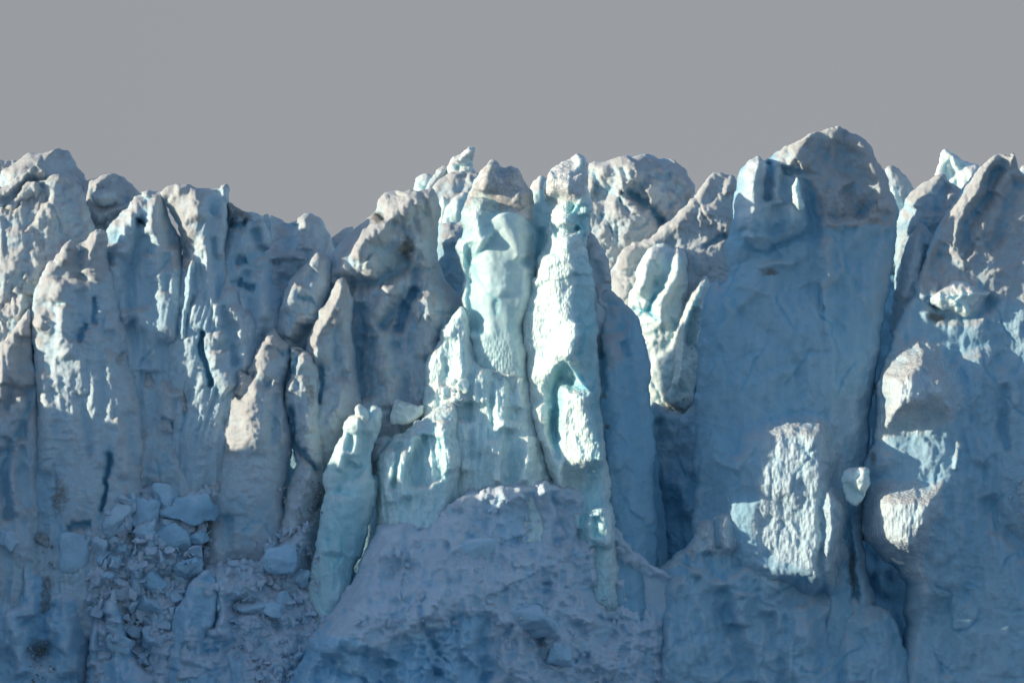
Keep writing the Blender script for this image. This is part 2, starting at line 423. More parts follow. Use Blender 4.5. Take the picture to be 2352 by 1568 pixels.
# the solid ice of the front behind the towers (seen only down the deepest clefts)
serac('glacier_front', None, 33, 3, [(-700, 640), (150, 560), (600, 640), (1000, 620), (1400, 640), (1620, 660), (2052, 540), (2400, 480), (3000, 560), (3000, 1950), (-700, 1950)],
      kind='structure', cell=9, flute=.6, lump=1.2, facet=.8, blue=1.0, snow=-.2, re=3)
serac('glacier_front', None, 21, 3, [(880, 930), (960, 880), (1100, 860), (1240, 850), (1380, 860), (1490, 900), (1500, 1500), (880, 1500)],  # hidden mass added to keep sunlight off the deep cleft wall
      kind='structure', cell=9, flute=.6, lump=1.2, facet=.8, blue=1.0, snow=-.2, re=3, reg=False)
# unseen ice mass added past the left edge, shaped to shadow the foot
def shadow_headland():
    o = serac('unseen_shadow_headland', None, 0, 4.5, [(-60, 640), (120, 720), (300, 700), (420, 760), (560, 745), (700, 780), (820, 762), (960, 790), (1100, 776), (1230, 790), (1400, 772), (1560, 800), (1560, 1830), (-60, 1830)],
              kind='structure', cell=10, flute=.6, lump=1.0, facet=.8, reg=False)
    o.rotation_euler = (0, 0, PI / 2)
    return o
HL = shadow_headland()
HL.location.x = -80; HL.location.y = -22; HL.location.z += 1.8

S = serac
# ------------------------------------------------------------------ far row, left
S('ice_dome', 'low rounded ice hump at the far left edge, behind the big snowy dome', 12, 2, [(-80, 380), (-20, 366), (20, 368), (45, 380), (70, 470), (60, 620), (-80, 620)], cat='ice tower', snow=.5)
S('ice_dome', 'broad smooth rounded ice dome on the far left skyline', 10, 4,
  [(-10, 440), (8, 398), (38, 372), (60, 352), (88, 351), (108, 345), (135, 343), (158, 352), (178, 374), (196, 402), (206, 440), (216, 520), (214, 640), (-10, 640)],
  [('r', 1.2, 1.2, [(12, 420), (70, 385), (110, 362), (140, 345)]), ('g', .6, 1.0, [(120, 352), (150, 390), (150, 440)])], snow=.45, blue=.3, re=4, flute=.15, cat='ice tower')
S('ice_mound', 'knobbly frosted ice mound right of the big dome on the left skyline', 9, 3.4,
  [(170, 430), (190, 420), (208, 408), (232, 402), (252, 394), (274, 398), (290, 412), (305, 428), (322, 441), (345, 452), (360, 500), (370, 640), (180, 640)],
  [('r', 1.0, .8, [(215, 440), (250, 410), (275, 400)]), ('g', .7, .5, [(250, 430), (262, 415), (280, 410)]), ('r', .9, .8, [(260, 450), (290, 435), (318, 445)])], lump=.8, snow=.6, cat='ice mound')
S('ice_tower', 'dark snowy slanting ice ridge with a sharp peak below the big dome', 4, 4,
  [(-60, 420), (0, 432), (30, 412), (60, 398), (85, 378), (98, 388), (108, 404), (125, 425), (140, 520), (120, 700), (-60, 740)],
  [('a', 1.6, .9, [(-20, 470), (20, 440), (60, 410), (84, 380), (104, 410)]), ('g', .9, .8, [(0, 470), (50, 440), (90, 420)]), ('c', 1.2, .25, [(-20, 480), (20, 480), (50, 460)])],
  snow=.5, lump=.7, tilt=(.15, -.35))
S('ice_tower', 'broad snow dusted ice slope with a blunt peak left of the hanging blue gap', 3.2, 4.2,
  [(-60, 500), (0, 480), (30, 450), (60, 418), (88, 415), (112, 412), (132, 398), (152, 391), (168, 402), (182, 424), (196, 448), (207, 480), (216, 520), (218, 580), (225, 700), (240, 900), (200, 1050), (-60, 1050)],
  [('a', 1.5, 1.4, [(0, 530), (40, 545), (90, 510), (118, 465), (150, 392)]), ('r', 1.0, 1.0, [(20, 490), (60, 450), (90, 418)]), ('g', .8, .6, [(96, 420), (105, 450), (108, 470)]),
   ('g', 1.0, 1.2, [(0, 560), (25, 572), (60, 560)]), ('bump', -1.2, 1, (12, 520, 26, 22)), ('c', 1.3, .3, [(28, 640), (25, 690), (30, 720)]), ('c', 1.2, .35, [(80, 630), (86, 665), (100, 690)]),
   ('r', 1.2, 1.1, [(55, 640), (50, 690), (30, 740)]), ('r', .9, 1.0, [(110, 620), (120, 680), (118, 760)])],
  flare=(560, 70), snow=.5, lump=.7, fine=.12, tilt=(.1, -.22), blue=.3, dirt=.15)
S('ice_boulder', 'smooth grey blue ice boulder resting in the notch left of the skyline mound', 5, 2, [(213, 452), (222, 438), (240, 432), (258, 437), (268, 448), (272, 462), (255, 472), (228, 470)], cat='ice block', cell=2, flute=0, facet=.2, snow=.35, re=1.2)
S('ice_bridge', 'thick slab of ice bridging the gap above the glowing turquoise hole', 6, 2.5, [(205, 470), (235, 474), (270, 468), (300, 462), (318, 470), (300, 482), (275, 495), (250, 507), (225, 513), (210, 500)], cat='ice bridge', cell=2, snow=.4, flute=.1, re=1.6)
S('ice_tower', 'turquoise glowing clean ice deep in the hole under the ice bridge', 8, 2, [(200, 490), (260, 480), (300, 480), (300, 620), (200, 620)], mat=M_clear, blue=.2, snow=-.4, capsnow=0, cell=3)
S('ice_tower', 'rough grey ice buttress split by dark clefts at the left edge', 1.2, 3.5,
  [(-60, 720), (-10, 700), (10, 680), (25, 650), (48, 625), (60, 617), (76, 622), (86, 650), (92, 700), (88, 760), (100, 900), (90, 1000), (-60, 1000)],
  [('a', 1.1, .8, [(62, 620), (66, 660), (55, 700), (50, 740)]), ('g', 1.2, .7, [(72, 640), (74, 700), (70, 740)]), ('r', .9, .8, [(20, 660), (14, 700), (0, 740)]), ('g', 1., .6, [(-5, 700), (30, 690), (44, 670)])],
  snow=.45, dirt=.2, facet=.5, lump=.6, re=1.6)

# ------------------------------------------------------------------ left group
T_crown = S('ice_tower', 'pointed blue fluted ice tower with a small crown of ice, centre of the left group', .6, 4.2,
  [(232, 640), (238, 560), (244, 522), (268, 500), (290, 476), (307, 462), (310, 452), (324, 446), (322, 440), (340, 435), (352, 440), (374, 446), (383, 462), (386, 482), (398, 506), (410, 535), (417, 562), (414, 600), (416, 680), (412, 760), (425, 860), (435, 960), (440, 1080), (430, 1250), (240, 1250), (250, 900)],
  [('r', 1.5, 1.0, [(346, 445), (350, 500), (362, 560), (378, 640), (384, 720), (380, 800)]), ('r', 1.1, .8, [(322, 452), (322, 480), (310, 520), (290, 560), (275, 600)]),
   ('g', 1.8, .8, [(334, 450), (335, 500), (325, 515)]), ('g', 1.4, .9, [(325, 500), (318, 560), (310, 600), (300, 660), (296, 740)]), ('r', 1.3, 1.0, [(270, 560), (268, 610), (285, 680), (292, 740)]),
   ('g', 1.0, .7, [(272, 530), (262, 580), (256, 610)]), ('g', 1.0, .7, [(345, 540), (350, 565), (340, 590)]), ('g', .8, .5, [(382, 580), (386, 630), (388, 680)]), ('r', 1.0, .8, [(405, 560), (404, 640), (412, 720), (400, 800)]),
   ('g', 1.2, .8, [(300, 740), (330, 800), (350, 900)]), ('bump', -1.8, 1, (323, 512, 7, 12)), ('r', 1., 1.2, [(330, 700), (340, 800), (345, 860)])],
  flare=(560, 55), blue=.5, snow=.18, flute=.26, facet=.2, lump=.25, crag=.08, shear=0, capsnow=.6)
T_horn = S('ice_tower', 'flat topped grey blue tower in the left group with a horn at its right corner', -.6, 4.5,
  [(368, 448), (378, 434), (396, 425), (418, 418), (440, 422), (462, 430), (480, 434), (500, 437), (508, 430), (518, 427), (525, 434), (524, 450), (520, 475), (523, 520), (524, 580), (532, 640), (548, 700), (566, 760), (582, 820), (584, 880), (560, 960), (520, 1040), (500, 1180), (420, 1200), (418, 1000), (424, 900), (415, 800), (415, 700), (418, 610), (420, 570), (405, 520), (385, 480)],
  [('g', 1.2, .8, [(372, 450), (400, 490), (420, 560), (425, 600)]), ('r', .9, .7, [(385, 455), (412, 500), (430, 560)]), ('r', 1.2, .8, [(400, 430), (440, 426), (455, 450), (458, 520)]),
   ('g', 1.1, .7, [(502, 440), (500, 470), (490, 500)]), ('r', 1.2, .8, [(515, 435), (514, 480), (518, 540), (522, 600)]), ('g', .7, .5, [(488, 540), (500, 620), (505, 700)]), ('r', .8, .6, [(470, 540), (480, 620), (495, 720), (510, 800)]),
   ('g', .7, .5, [(460, 580), (480, 680), (500, 780)]), ('r', .9, .7, [(540, 700), (560, 780), (570, 860)]), ('g', .6, .5, [(520, 700), (535, 770), (545, 850)]), ('c', 1.6, .35, [(474, 760), (466, 800), (480, 850), (492, 890)]), ('r', 1.1, .8, [(505, 800), (512, 860), (540, 900)])],
  flare=(600, 45), blue=.38, snow=.15, flute=.3, shear=-.18, fl_w=.9, lump=.28, facet=.22, crag=.08, tilt=(-.05, 0), paint=[('snow', .5, 8, [(370, 440), (480, 425), (465, 470), (455, 570), (440, 640), (420, 600)]), ('dirt', .45, 8, [(415, 500), (440, 560), (450, 640), (430, 650), (412, 560)])])
S('ice_tower', 'sloping right shoulder of the left group with an overhanging smooth lip', 1.2, 4.2,
  [(515, 480), (523, 466), (545, 474), (565, 487), (585, 490), (603, 499), (612, 512), (622, 534), (627, 550), (622, 568), (612, 574), (606, 582), (618, 610), (628, 640), (638, 668), (643, 692), (640, 720), (630, 750), (622, 800), (600, 860), (585, 950), (520, 1000), (510, 800)],
  [('c', 1.3, .4, [(523, 512), (548, 522), (570, 518)]), ('c', 1.0, .35, [(540, 606), (560, 602), (575, 597)]), ('c', 1.0, .3, [(545, 645), (570, 660), (590, 665)]), ('step', 1.2, .5, [(568, 485), (570, 520), (590, 560), (606, 582)], 1.6),
   ('r', 1.1, .9, [(600, 505), (618, 540), (612, 570)]), ('g', .9, .7, [(575, 530), (590, 560), (600, 600)]), ('g', .7, .5, [(560, 620), (575, 700), (585, 770)]), ('r', .8, .6, [(600, 620), (612, 680), (614, 740)])],
  flare=(640, 50), blue=.4, snow=.1, flute=.25, facet=.6, shear=-.2, paint=[('dirt', .7, 6, [(520, 465), (572, 485), (572, 518), (520, 512)])])
S('ice_pinnacle', 'narrow pointed blade of ice standing in the cleft of the left group', -3.2, 1.6,
  [(424, 650), (430, 610), (437, 588), (443, 598), (450, 620), (458, 650), (464, 686), (452, 690), (440, 700), (436, 730), (441, 756), (432, 790), (420, 840), (408, 850), (404, 790), (412, 730), (418, 690)],
  [('r', .8, .5, [(438, 592), (436, 650), (428, 720), (424, 790)])], blue=.75, snow=.1, re=1.0, cell=2, flute=.1)
S('ice_tower', 'tall blunt ice tower with two heads, nearest of the left group', -2.6, 4.4,
  [(68, 760), (72, 715), (76, 680), (84, 650), (98, 622), (110, 606), (118, 598), (124, 600), (132, 586), (145, 570), (153, 562), (160, 554), (168, 553), (174, 562), (178, 572), (188, 558), (204, 541), (220, 527), (233, 524), (244, 534), (249, 552), (251, 590), (258, 640), (268, 680), (284, 730), (292, 760), (300, 800), (305, 850), (318, 900), (335, 1000), (335, 1100), (330, 1500), (180, 1500), (30, 1500), (48, 1150), (72, 1000), (78, 900), (72, 800)],
  [('r', 1.3, .9, [(163, 558), (150, 590), (132, 620), (120, 650), (110, 700)]), ('a', 1.2, .9, [(232, 526), (222, 560), (205, 600), (195, 640)]), ('g', 1.2, .8, [(178, 570), (186, 610), (184, 650)]),
   ('g', 1.1, .9, [(150, 600), (128, 640), (118, 690), (108, 730)]), ('r', 1.2, .8, [(140, 640), (134, 680), (112, 730), (96, 760)]), ('g', .9, .6, [(140, 690), (130, 720), (110, 740)]), ('r', .9, .8, [(150, 700), (148, 760), (160, 830)]),
   ('g', .7, .6, [(190, 660), (192, 720), (180, 790)]), ('c', .8, .25, [(222, 680), (220, 720), (222, 750)]), ('c', .9, .25, [(205, 740), (195, 765), (188, 790)]), ('g', .8, .7, [(252, 760), (270, 790), (290, 810)]),
   ('r', 1.1, 1.0, [(105, 850), (100, 920), (115, 1000), (110, 1100)]), ('g', .9, .8, [(70, 860), (80, 920), (90, 960)]), ('g', .7, .6, [(190, 900), (205, 980), (215, 1060)]), ('c', 1.4, .22, [(262, 1036), (258, 1075), (250, 1100), (248, 1130), (242, 1155), (232, 1180)]),
   ('r', .8, .7, [(275, 950), (285, 1030), (292, 1100)]), ('g', 1.0, .7, [(300, 940), (308, 1010), (316, 1080)]), ('c', 1.1, .3, [(160, 1220), (190, 1205), (215, 1210)])],
  snow=.3, blue=.3, flute=.16, facet=.2, lump=.3, tilt=(.1, -.06), warp=3.5,
  paint=[('dirt', .7, 8, (145, 1140, 24, 55)), ('dirt', .5, 10, (280, 820, 25, 30)), ('blue', .5, 14, (90, 1150, 60, 110)), ('snow', .35, 10, [(90, 660), (160, 550), (245, 525), (250, 640), (150, 660), (100, 800), (75, 760)])])
S('ice_tower', 'wide dirty ice face with melt grooves rising behind the jumble of fallen blocks', -.6, 3.6,
  [(285, 800), (300, 760), (318, 770), (345, 810), (370, 850), (400, 870), (430, 850), (455, 880), (480, 860), (520, 830), (560, 860), (580, 900), (560, 960), (530, 1000), (505, 1060), (510, 1140), (520, 1400), (280, 1400), (270, 1100), (280, 900)],
  [('g', .9, .6, [(305, 900), (300, 960), (312, 1030), (322, 1110)]), ('a', .9, .6, [(312, 905), (308, 960), (320, 1040), (332, 1110)]), ('g', 1.2, .6, [(432, 800), (440, 880), (455, 930), (460, 1000)]), ('r', 1.1, .7, [(420, 860), (428, 910), (445, 950)]),
   ('c', .7, .2, [(370, 965), (400, 975), (420, 990)]), ('g', .7, .5, [(345, 930), (340, 955), (330, 970)]), ('r', .8, .8, [(385, 860), (390, 930), (380, 1000)]), ('g', 1.0, .9, [(470, 1000), (480, 1060), (495, 1120)])],
  flare=(860, 60), snow=.35, dirt=.12, blue=.2, flute=.3, paint=[('dirt', .8, 6, (440, 900, 16, 60)), ('blue', .5, 12, (355, 1080, 40, 60))])
S('ice_tower', 'rounded grey ice shoulder with sunlit left flank at the left frame edge', -3.0, 4.2,
  [(-70, 860), (-20, 810), (5, 782), (22, 760), (40, 738), (60, 718), (72, 708), (73, 740), (70, 770), (76, 830), (90, 900), (100, 1000), (112, 1100), (130, 1480), (-70, 1480)],
  [('g', 1.4, .8, [(10, 960), (25, 910), (40, 895), (30, 940)]), ('g', 1.3, .6, [(62, 880), (72, 930), (60, 960), (56, 1020)]), ('r', 1.1, .8, [(45, 900), (48, 950), (30, 980), (20, 1010)]), ('r', 1.0, 1.0, [(30, 780), (20, 840), (20, 890)]),
   ('g', 1.0, .8, [(60, 770), (50, 820), (62, 870)]), ('g', 1.1, .7, [(10, 1020), (14, 1090), (25, 1150), (30, 1200)]), ('g', .8, .6, [(55, 1020), (60, 1100), (80, 1180)]), ('a', .9, .6, [(35, 1040), (40, 1110), (52, 1190)])],
  snow=.3, blue=.45, flute=.4, lump=.6, tilt=(.1, -.05), paint=[('snow', .5, 10, [(-60, 860), (60, 710), (70, 880), (0, 960), (-60, 980)])])

# ------------------------------------------------------------------ between the groups, behind
S('ice_pinnacle', 'tiny rounded ice knob on the skyline just right of the left group', 15, 1.2, [(598, 560), (600, 502), (606, 490), (613, 487), (620, 492), (626, 506), (640, 560), (630, 620), (600, 620)], cat='ice pinnacle', cell=2, re=1, snow=.3, flute=.1)
S('ice_pinnacle', 'low pair of frosted ice knobs beside the tiny skyline knob', 13.5, 1.4, [(618, 560), (622, 510), (628, 498), (637, 501), (648, 504), (656, 510), (660, 560), (640, 640), (615, 640)], cat='ice pinnacle', cell=2, re=1, snow=.3, flute=.1)
S('ice_tower', 'rounded double humped ice block behind the gap right of the left group', 11, 4,
  [(604, 640), (612, 580), (622, 545), (632, 520), (646, 510), (668, 512), (684, 500), (700, 491), (718, 494), (738, 505), (750, 518), (757, 540), (764, 560), (775, 590), (790, 640), (780, 900), (610, 900)],
  [('g', 1.0, .8, [(672, 512), (676, 540), (670, 580)]), ('r', .8, .8, [(640, 520), (632, 560), (628, 600)]), ('r', .9, .9, [(705, 495), (690, 530), (690, 580)]), ('r', .7, .5, [(620, 600), (660, 590), (700, 600)]), ('g', .7, .6, [(640, 650), (680, 640), (720, 630)])],
  snow=.42, blue=.35, fine=.12, capsnow=.3, flute=.1)
S('ice_mound', 'small ice hump low on the skyline left of the large grey tower', 14, 2, [(752, 600), (762, 550), (772, 535), (785, 528), (800, 524), (815, 530), (830, 600), (830, 700), (752, 700)], cat='ice mound', snow=.45)
S('ice_tower', 'large dirty grey ice tower leaning right with a slumped mouth-like ledge', 2.6, 5.2,
  [(742, 640), (750, 598), (765, 578), (782, 560), (800, 542), (815, 522), (835, 505), (852, 492), (862, 482), (868, 465), (880, 445), (892, 439), (908, 438), (925, 442), (945, 441), (962, 438), (978, 433), (990, 433), (1000, 446), (1008, 462), (1012, 480), (1006, 520), (1003, 560), (1000, 600), (995, 634), (1005, 662), (1022, 690), (1036, 716), (1034, 760), (1010, 830), (990, 900), (985, 1000), (960, 1080), (800, 1080), (790, 950), (770, 800), (755, 700)],
  [('r', 1.6, 1.2, [(985, 436), (930, 480), (890, 510), (840, 560), (800, 600), (785, 650)]), ('g', 1.3, 1.0, [(920, 445), (900, 470), (866, 505)]), ('bump', -1.3, 1, (868, 500, 14, 12)),
   ('g', 1.1, .6, [(890, 520), (920, 535), (938, 560), (945, 590)]), ('r', 1.5, 1.1, [(815, 610), (850, 560), (895, 545), (930, 555), (935, 590)]), ('bump', 1.6, 1.4, (845, 612, 42, 36)), ('g', 1.8, .7, [(805, 640), (835, 652), (870, 648), (895, 630), (925, 606), (948, 600)]),
   ('r', 1.1, .9, [(845, 600), (860, 620), (850, 645)]), ('g', 1.4, .8, [(960, 600), (950, 660), (925, 700), (890, 730), (878, 770)]), ('r', 1.3, 1.0, [(900, 660), (890, 700), (870, 730), (850, 760)]), ('bump', 1.0, 1, (872, 720, 14, 24)),
   ('c', 1.4, .4, [(960, 660), (935, 700), (926, 740), (920, 775)]), ('g', 1.5, 1.0, [(822, 690), (828, 760), (822, 860), (830, 930)]), ('r', 1.2, 1.1, [(872, 750), (880, 820), (900, 890), (910, 940)]), ('g', 1.0, .9, [(850, 770), (845, 830), (850, 920)]),
   ('r', 1.0, 1.2, [(965, 680), (985, 740), (985, 830)]), ('g', .8, .6, [(905, 780), (925, 860), (930, 930)]), ('a', .8, .6, [(940, 560), (975, 590), (980, 620)])],
  flare=(560, 50), snow=.4, dirt=.22, blue=.25, lump=.6, facet=.5, fine=.12, capsnow=.35, tilt=(.03, -.05),
  paint=[('dirt', .8, 6, (866, 502, 18, 16)), ('dirt', .7, 6, (938, 572, 16, 30)), ('snow', .3, 10, [(780, 560), (880, 440), (1000, 440), (1000, 560), (930, 540), (830, 600)]), ('blue', .4, 10, (845, 800, 60, 120))])
S('ice_pinnacle', 'squat pointed ice pinnacle with a pale rounded left flank', -.6, 3.2,
  [(630, 760), (636, 725), (645, 690), (652, 665), (668, 643), (682, 625), (700, 605), (718, 590), (735, 577), (742, 574), (750, 582), (760, 596), (764, 620), (763, 660), (755, 700), (745, 740), (725, 770), (705, 790), (695, 798), (680, 820), (650, 820), (640, 790)],
  [('r', 1.2, .9, [(740, 578), (720, 610), (690, 640), (668, 680), (650, 720)]), ('g', .8, .6, [(720, 620), (705, 640), (690, 655)]), ('a', .9, .5, [(692, 720), (682, 750), (668, 775)]), ('g', 1.1, .8, [(705, 745), (700, 770), (690, 795)]), ('c', .5, .2, [(680, 680), (705, 690), (725, 700)])],
  snow=.3, blue=.35, re=2.6, flute=.12, paint=[('dirt', .4, 6, (690, 620, 30, 16)), ('wet', .3, 10, (650, 730, 20, 60))])
S('ice_pinnacle', 'slender spear shaped ice pinnacle with a pale frosted tip', -1.8, 3.4,
  [(690, 850), (698, 805), (706, 782), (718, 760), (728, 735), (733, 715), (745, 692), (756, 672), (768, 652), (780, 641), (790, 636), (798, 640), (802, 655), (808, 690), (808, 740), (814, 790), (822, 850), (828, 900), (830, 930), (820, 970), (800, 1000), (770, 1080), (745, 1160), (690, 1160), (680, 950)],
  [('a', 1.6, 1.0, [(794, 640), (782, 680), (765, 720), (742, 755), (728, 790), (730, 840)]), ('r', .9, .8, [(785, 700), (790, 780), (800, 860)]), ('g', .8, .6, [(770, 740), (780, 800), (784, 880)]), ('c', 1.2, .3, [(737, 830), (742, 880), (735, 930)]), ('g', .5, .4, [(720, 800), (716, 850)])],
  snow=.38, blue=.25, re=2.6, flute=.12, fine=.12, capsnow=.4, paint=[('snow', .4, 8, [(700, 790), (790, 636), (800, 700), (760, 760), (720, 810)]), ('dirt', .35, 5, (735, 890, 12, 50))])
S('ice_pinnacle', 'small pale egg shaped ice knob leaning on the left shoulder of the front spear', -2.5, 1.0, [(553, 840), (555, 812), (562, 798), (570, 794), (579, 800), (580, 815), (574, 832), (566, 850), (556, 860)], cat='ice pinnacle', cell=2, re=1.0, snow=.3, blue=.1, flute=0)
S('ice_tower', 'front grey ice spear with frosted left flank and a dark forked crack on its right', -2.9, 4.4,
  [(498, 985), (503, 960), (506, 935), (516, 910), (528, 890), (534, 868), (542, 848), (552, 838), (562, 842), (568, 850), (574, 832), (584, 812), (598, 790), (608, 768), (622, 752), (634, 764), (650, 780), (664, 790), (666, 802), (664, 840), (658, 880), (656, 920), (662, 960), (668, 1010), (664, 1070), (655, 1140), (645, 1220), (640, 1300), (560, 1330), (462, 1330), (470, 1270), (482, 1200), (488, 1150), (503, 1090), (508, 1040), (502, 1010)],
  [('r', 1.0, 1.4, [(620, 756), (604, 800), (590, 850), (584, 900), (592, 960), (590, 1050)]), ('r', .9, .6, [(566, 855), (556, 880), (545, 910)]), ('g', .9, .6, [(574, 850), (568, 890), (552, 920)]), ('r', .8, .6, [(596, 855), (620, 862), (640, 880)]), ('g', .9, .7, [(580, 860), (600, 868), (630, 885)]),
   ('g', .7, .5, [(640, 900), (636, 960), (630, 1030)]), ('r', .8, .6, [(652, 890), (650, 960), (652, 1030)]), ('c', .6, .25, [(610, 800), (635, 806), (655, 815)]), ('g', .9, .9, [(520, 1180), (525, 1240), (535, 1300)])],
  flare=(1150, 30), snow=.35, blue=.3, re=3.4, flute=.1, lump=.25, facet=.2, fine=.1, tilt=(.14, -.03), capsnow=.4,
  paint=[('snow', .4, 10, [(500, 980), (540, 850), (620, 756), (660, 800), (600, 860), (590, 1000), (520, 1050)]), ('dirt', .5, 5, (632, 985, 8, 45)), ('blue', .5, 16, (560, 1190, 70, 60))])
S('ice_tower', 'flat grey slab of ice right of the forked crack, leaning on the front spear', -2.9, 3.8,
  [(662, 800), (680, 796), (694, 796), (696, 802), (712, 806), (724, 818), (733, 835), (736, 870), (732, 900), (736, 950), (740, 985), (745, 1040), (744, 1088), (748, 1110), (735, 1150), (730, 1180), (715, 1215), (660, 1260), (636, 1260), (640, 1200), (660, 1130), (680, 1060), (668, 1010), (658, 960), (652, 925), (656, 890), (664, 860)],
  [('a', 1.0, .5, [(722, 820), (694, 840), (680, 860), (668, 900)]), ('c', 1.2, .35, [(684, 800), (680, 835), (672, 860)]), ('c', 1.6, .28, [(664, 930), (672, 975), (678, 1020), (705, 1050), (740, 1090)]), ('c', .7, .2, [(678, 1030), (655, 1080), (600, 1120), (582, 1145)]),
   ('g', .5, .4, [(712, 900), (700, 930), (696, 970)]), ('r', .6, .6, [(705, 860), (705, 930), (712, 1000)])],
  snow=.3, blue=.25, re=1.6, flute=.1, facet=.4, dirt=.15, roundk=.3, paint=[('dirt', .5, 5, (715, 905, 10, 40)), ('dirt', .3, 8, (700, 1120, 30, 40))])

# ------------------------------------------------------------------ central stack, behind
S('ice_horn', 'pointed horn of ice tipped right on the highest point of the rear stack', 17, 1.7,
  [(1030, 396), (1036, 380), (1042, 366), (1054, 352), (1066, 342), (1076, 335), (1086, 338), (1091, 346), (1090, 364), (1088, 376), (1092, 390), (1100, 402), (1090, 420), (1040, 420)],
  [('r', .8, .5, [(1082, 340), (1066, 358), (1048, 376)]), ('g', .5, .3, [(1088, 368), (1068, 382), (1050, 392)])], cat='ice pinnacle', cell=1.8, re=1.1, flute=.05, lump=.2, snow=.3, blue=.2, mat=M_clear, paint=[('snow', .6, 6, [(1036, 380), (1076, 332), (1095, 345), (1086, 366), (1040, 386)])])
S('ice_dome', 'rounded snowy shoulder of ice carrying the pointed horn', 16, 3,
  [(985, 470), (994, 432), (1005, 414), (1018, 401), (1034, 395), (1060, 394), (1090, 398), (1110, 402), (1120, 440), (1110, 560), (1000, 560)],
  [('g', .6, .5, [(1058, 400), (1068, 420), (1060, 450)]), ('bump', .8, 1, (1078, 415, 8, 7))], cat='ice tower', snow=.4, flute=.1)
S('ice_pinnacle', 'tilted rounded finger of ice on the left of the rear stack', 17.5, 1.1, [(975, 450), (985, 424), (994, 404), (1004, 386), (1016, 381), (1028, 384), (1030, 394), (1010, 412), (998, 440), (990, 480), (978, 480)], cat='ice pinnacle', cell=2, re=1.0, snow=.3, flute=.05)
S('ice_pinnacle', 'low pale lump of ice at the far left of the rear stack', 18.5, 1.4, [(946, 460), (950, 424), (956, 410), (966, 404), (975, 403), (990, 398), (1000, 410), (1000, 480), (950, 480)], cat='ice pinnacle', cell=2, re=1.0, snow=.3, flute=.05, mat=M_clear)
S('ice_pinnacle', 'narrow pointed sliver of ice below the rear shoulder', 13, 1.2, [(1004, 500), (1008, 465), (1016, 445), (1026, 460), (1030, 490), (1028, 530), (1022, 600), (1004, 600)], cell=2, re=1.0, snow=.3, mat=M_clear, flute=.1)
S('ice_pinnacle', 'smooth pale blue rounded fin of ice tucked left of the snow capped tower', 12, 2, [(1010, 560), (1016, 510), (1020, 480), (1030, 462), (1042, 450), (1060, 440), (1068, 444), (1075, 480), (1075, 600), (1010, 600)], cell=2.4, re=1.6, snow=.15, mat=M_clear, flute=.1)
S('ice_tower', 'blue shaded ice block between the large grey tower and the snow capped tower', 10, 3,
  [(990, 640), (1000, 560), (1003, 530), (1012, 514), (1035, 510), (1055, 513), (1085, 515), (1085, 900), (990, 900)], [('r', .7, .6, [(1005, 555), (1030, 557), (1052, 552)])], cell=3, snow=.2, blue=.75, flute=.15)
S('ice_pinnacle', 'thin turquoise fin of ice with a small snowy cap behind the leaning spire', 3, 2,
  [(1195, 560), (1210, 470), (1218, 430), (1222, 418), (1232, 409), (1243, 402), (1254, 412), (1262, 424), (1270, 520), (1262, 640), (1240, 760), (1195, 760)],
  [('g', .7, .4, [(1238, 520), (1240, 560), (1228, 620), (1215, 660)])], mat=M_clear, snow=0, blue=.5, flute=.2, re=1.4, paint=[('snow', 1.0, 4, [(1215, 435), (1225, 405), (1262, 405), (1262, 432)])])

# ------------------------------------------------------------------ central towers
S('ice_tower', 'smooth turquoise ice tower with a pointed grey snow cap in the centre', -1.3, 3.6,
  [(1044, 568), (1050, 556), (1060, 545), (1062, 530), (1060, 500), (1061, 484), (1068, 468), (1076, 450), (1084, 432), (1092, 410), (1100, 392), (1112, 376), (1124, 367), (1136, 369), (1146, 378), (1160, 381), (1174, 380), (1184, 388), (1196, 402), (1208, 416), (1218, 430), (1228, 446), (1227, 500), (1226, 560), (1236, 620), (1238, 680), (1222, 720), (1208, 770), (1225, 900), (1235, 1150), (1060, 1150), (1078, 900), (1074, 790), (1070, 740), (1062, 690), (1064, 640), (1058, 610), (1050, 585)],
  [('r', 1.3, 1.0, [(1122, 372), (1110, 410), (1106, 440)]), ('g', .8, .8, [(1146, 380), (1160, 420), (1190, 450)]), ('g', .7, .6, [(1062, 476), (1110, 452), (1150, 472), (1222, 492)]), ('r', 1.5, 1.2, [(1100, 452), (1092, 500), (1096, 540), (1120, 565)]),
   ('r', 1.0, 1.2, [(1150, 490), (1176, 540), (1206, 600)]), ('area', .5, 1.8, [(1096, 548), (1124, 540), (1166, 580), (1200, 650), (1236, 690), (1225, 1000), (1080, 1000), (1078, 700)]), ('g', 1.4, .9, [(1085, 560), (1078, 620), (1084, 700), (1090, 780)]),
   ('a', 1.1, .6, [(1064, 560), (1068, 640), (1074, 720), (1080, 790)]), ('g', .9, .6, [(1222, 500), (1214, 560), (1208, 620)])],
  mat=M_clear, frac=.08, crag=.04, snow=-.25, blue=.45, flute=.03, lump=.16, facet=.12, fine=.02, re=1.8, tilt=(.2, .06), capsnow=.1, roundk=.35,
  paint=[('snow', 1.25, 5, [(1070, 480), (1084, 430), (1124, 360), (1190, 380), (1235, 440), (1232, 505), (1190, 495), (1150, 478), (1112, 454)]), ('wet', .9, 8, [(1046, 560), (1066, 470), (1110, 455), (1100, 530), (1085, 640), (1086, 800), (1066, 740)]), ('wet', .7, 8, (1130, 830, 80, 60)), ('dirt', .55, 5, [(1070, 480), (1084, 430), (1124, 360), (1190, 380), (1235, 440), (1190, 495)])])
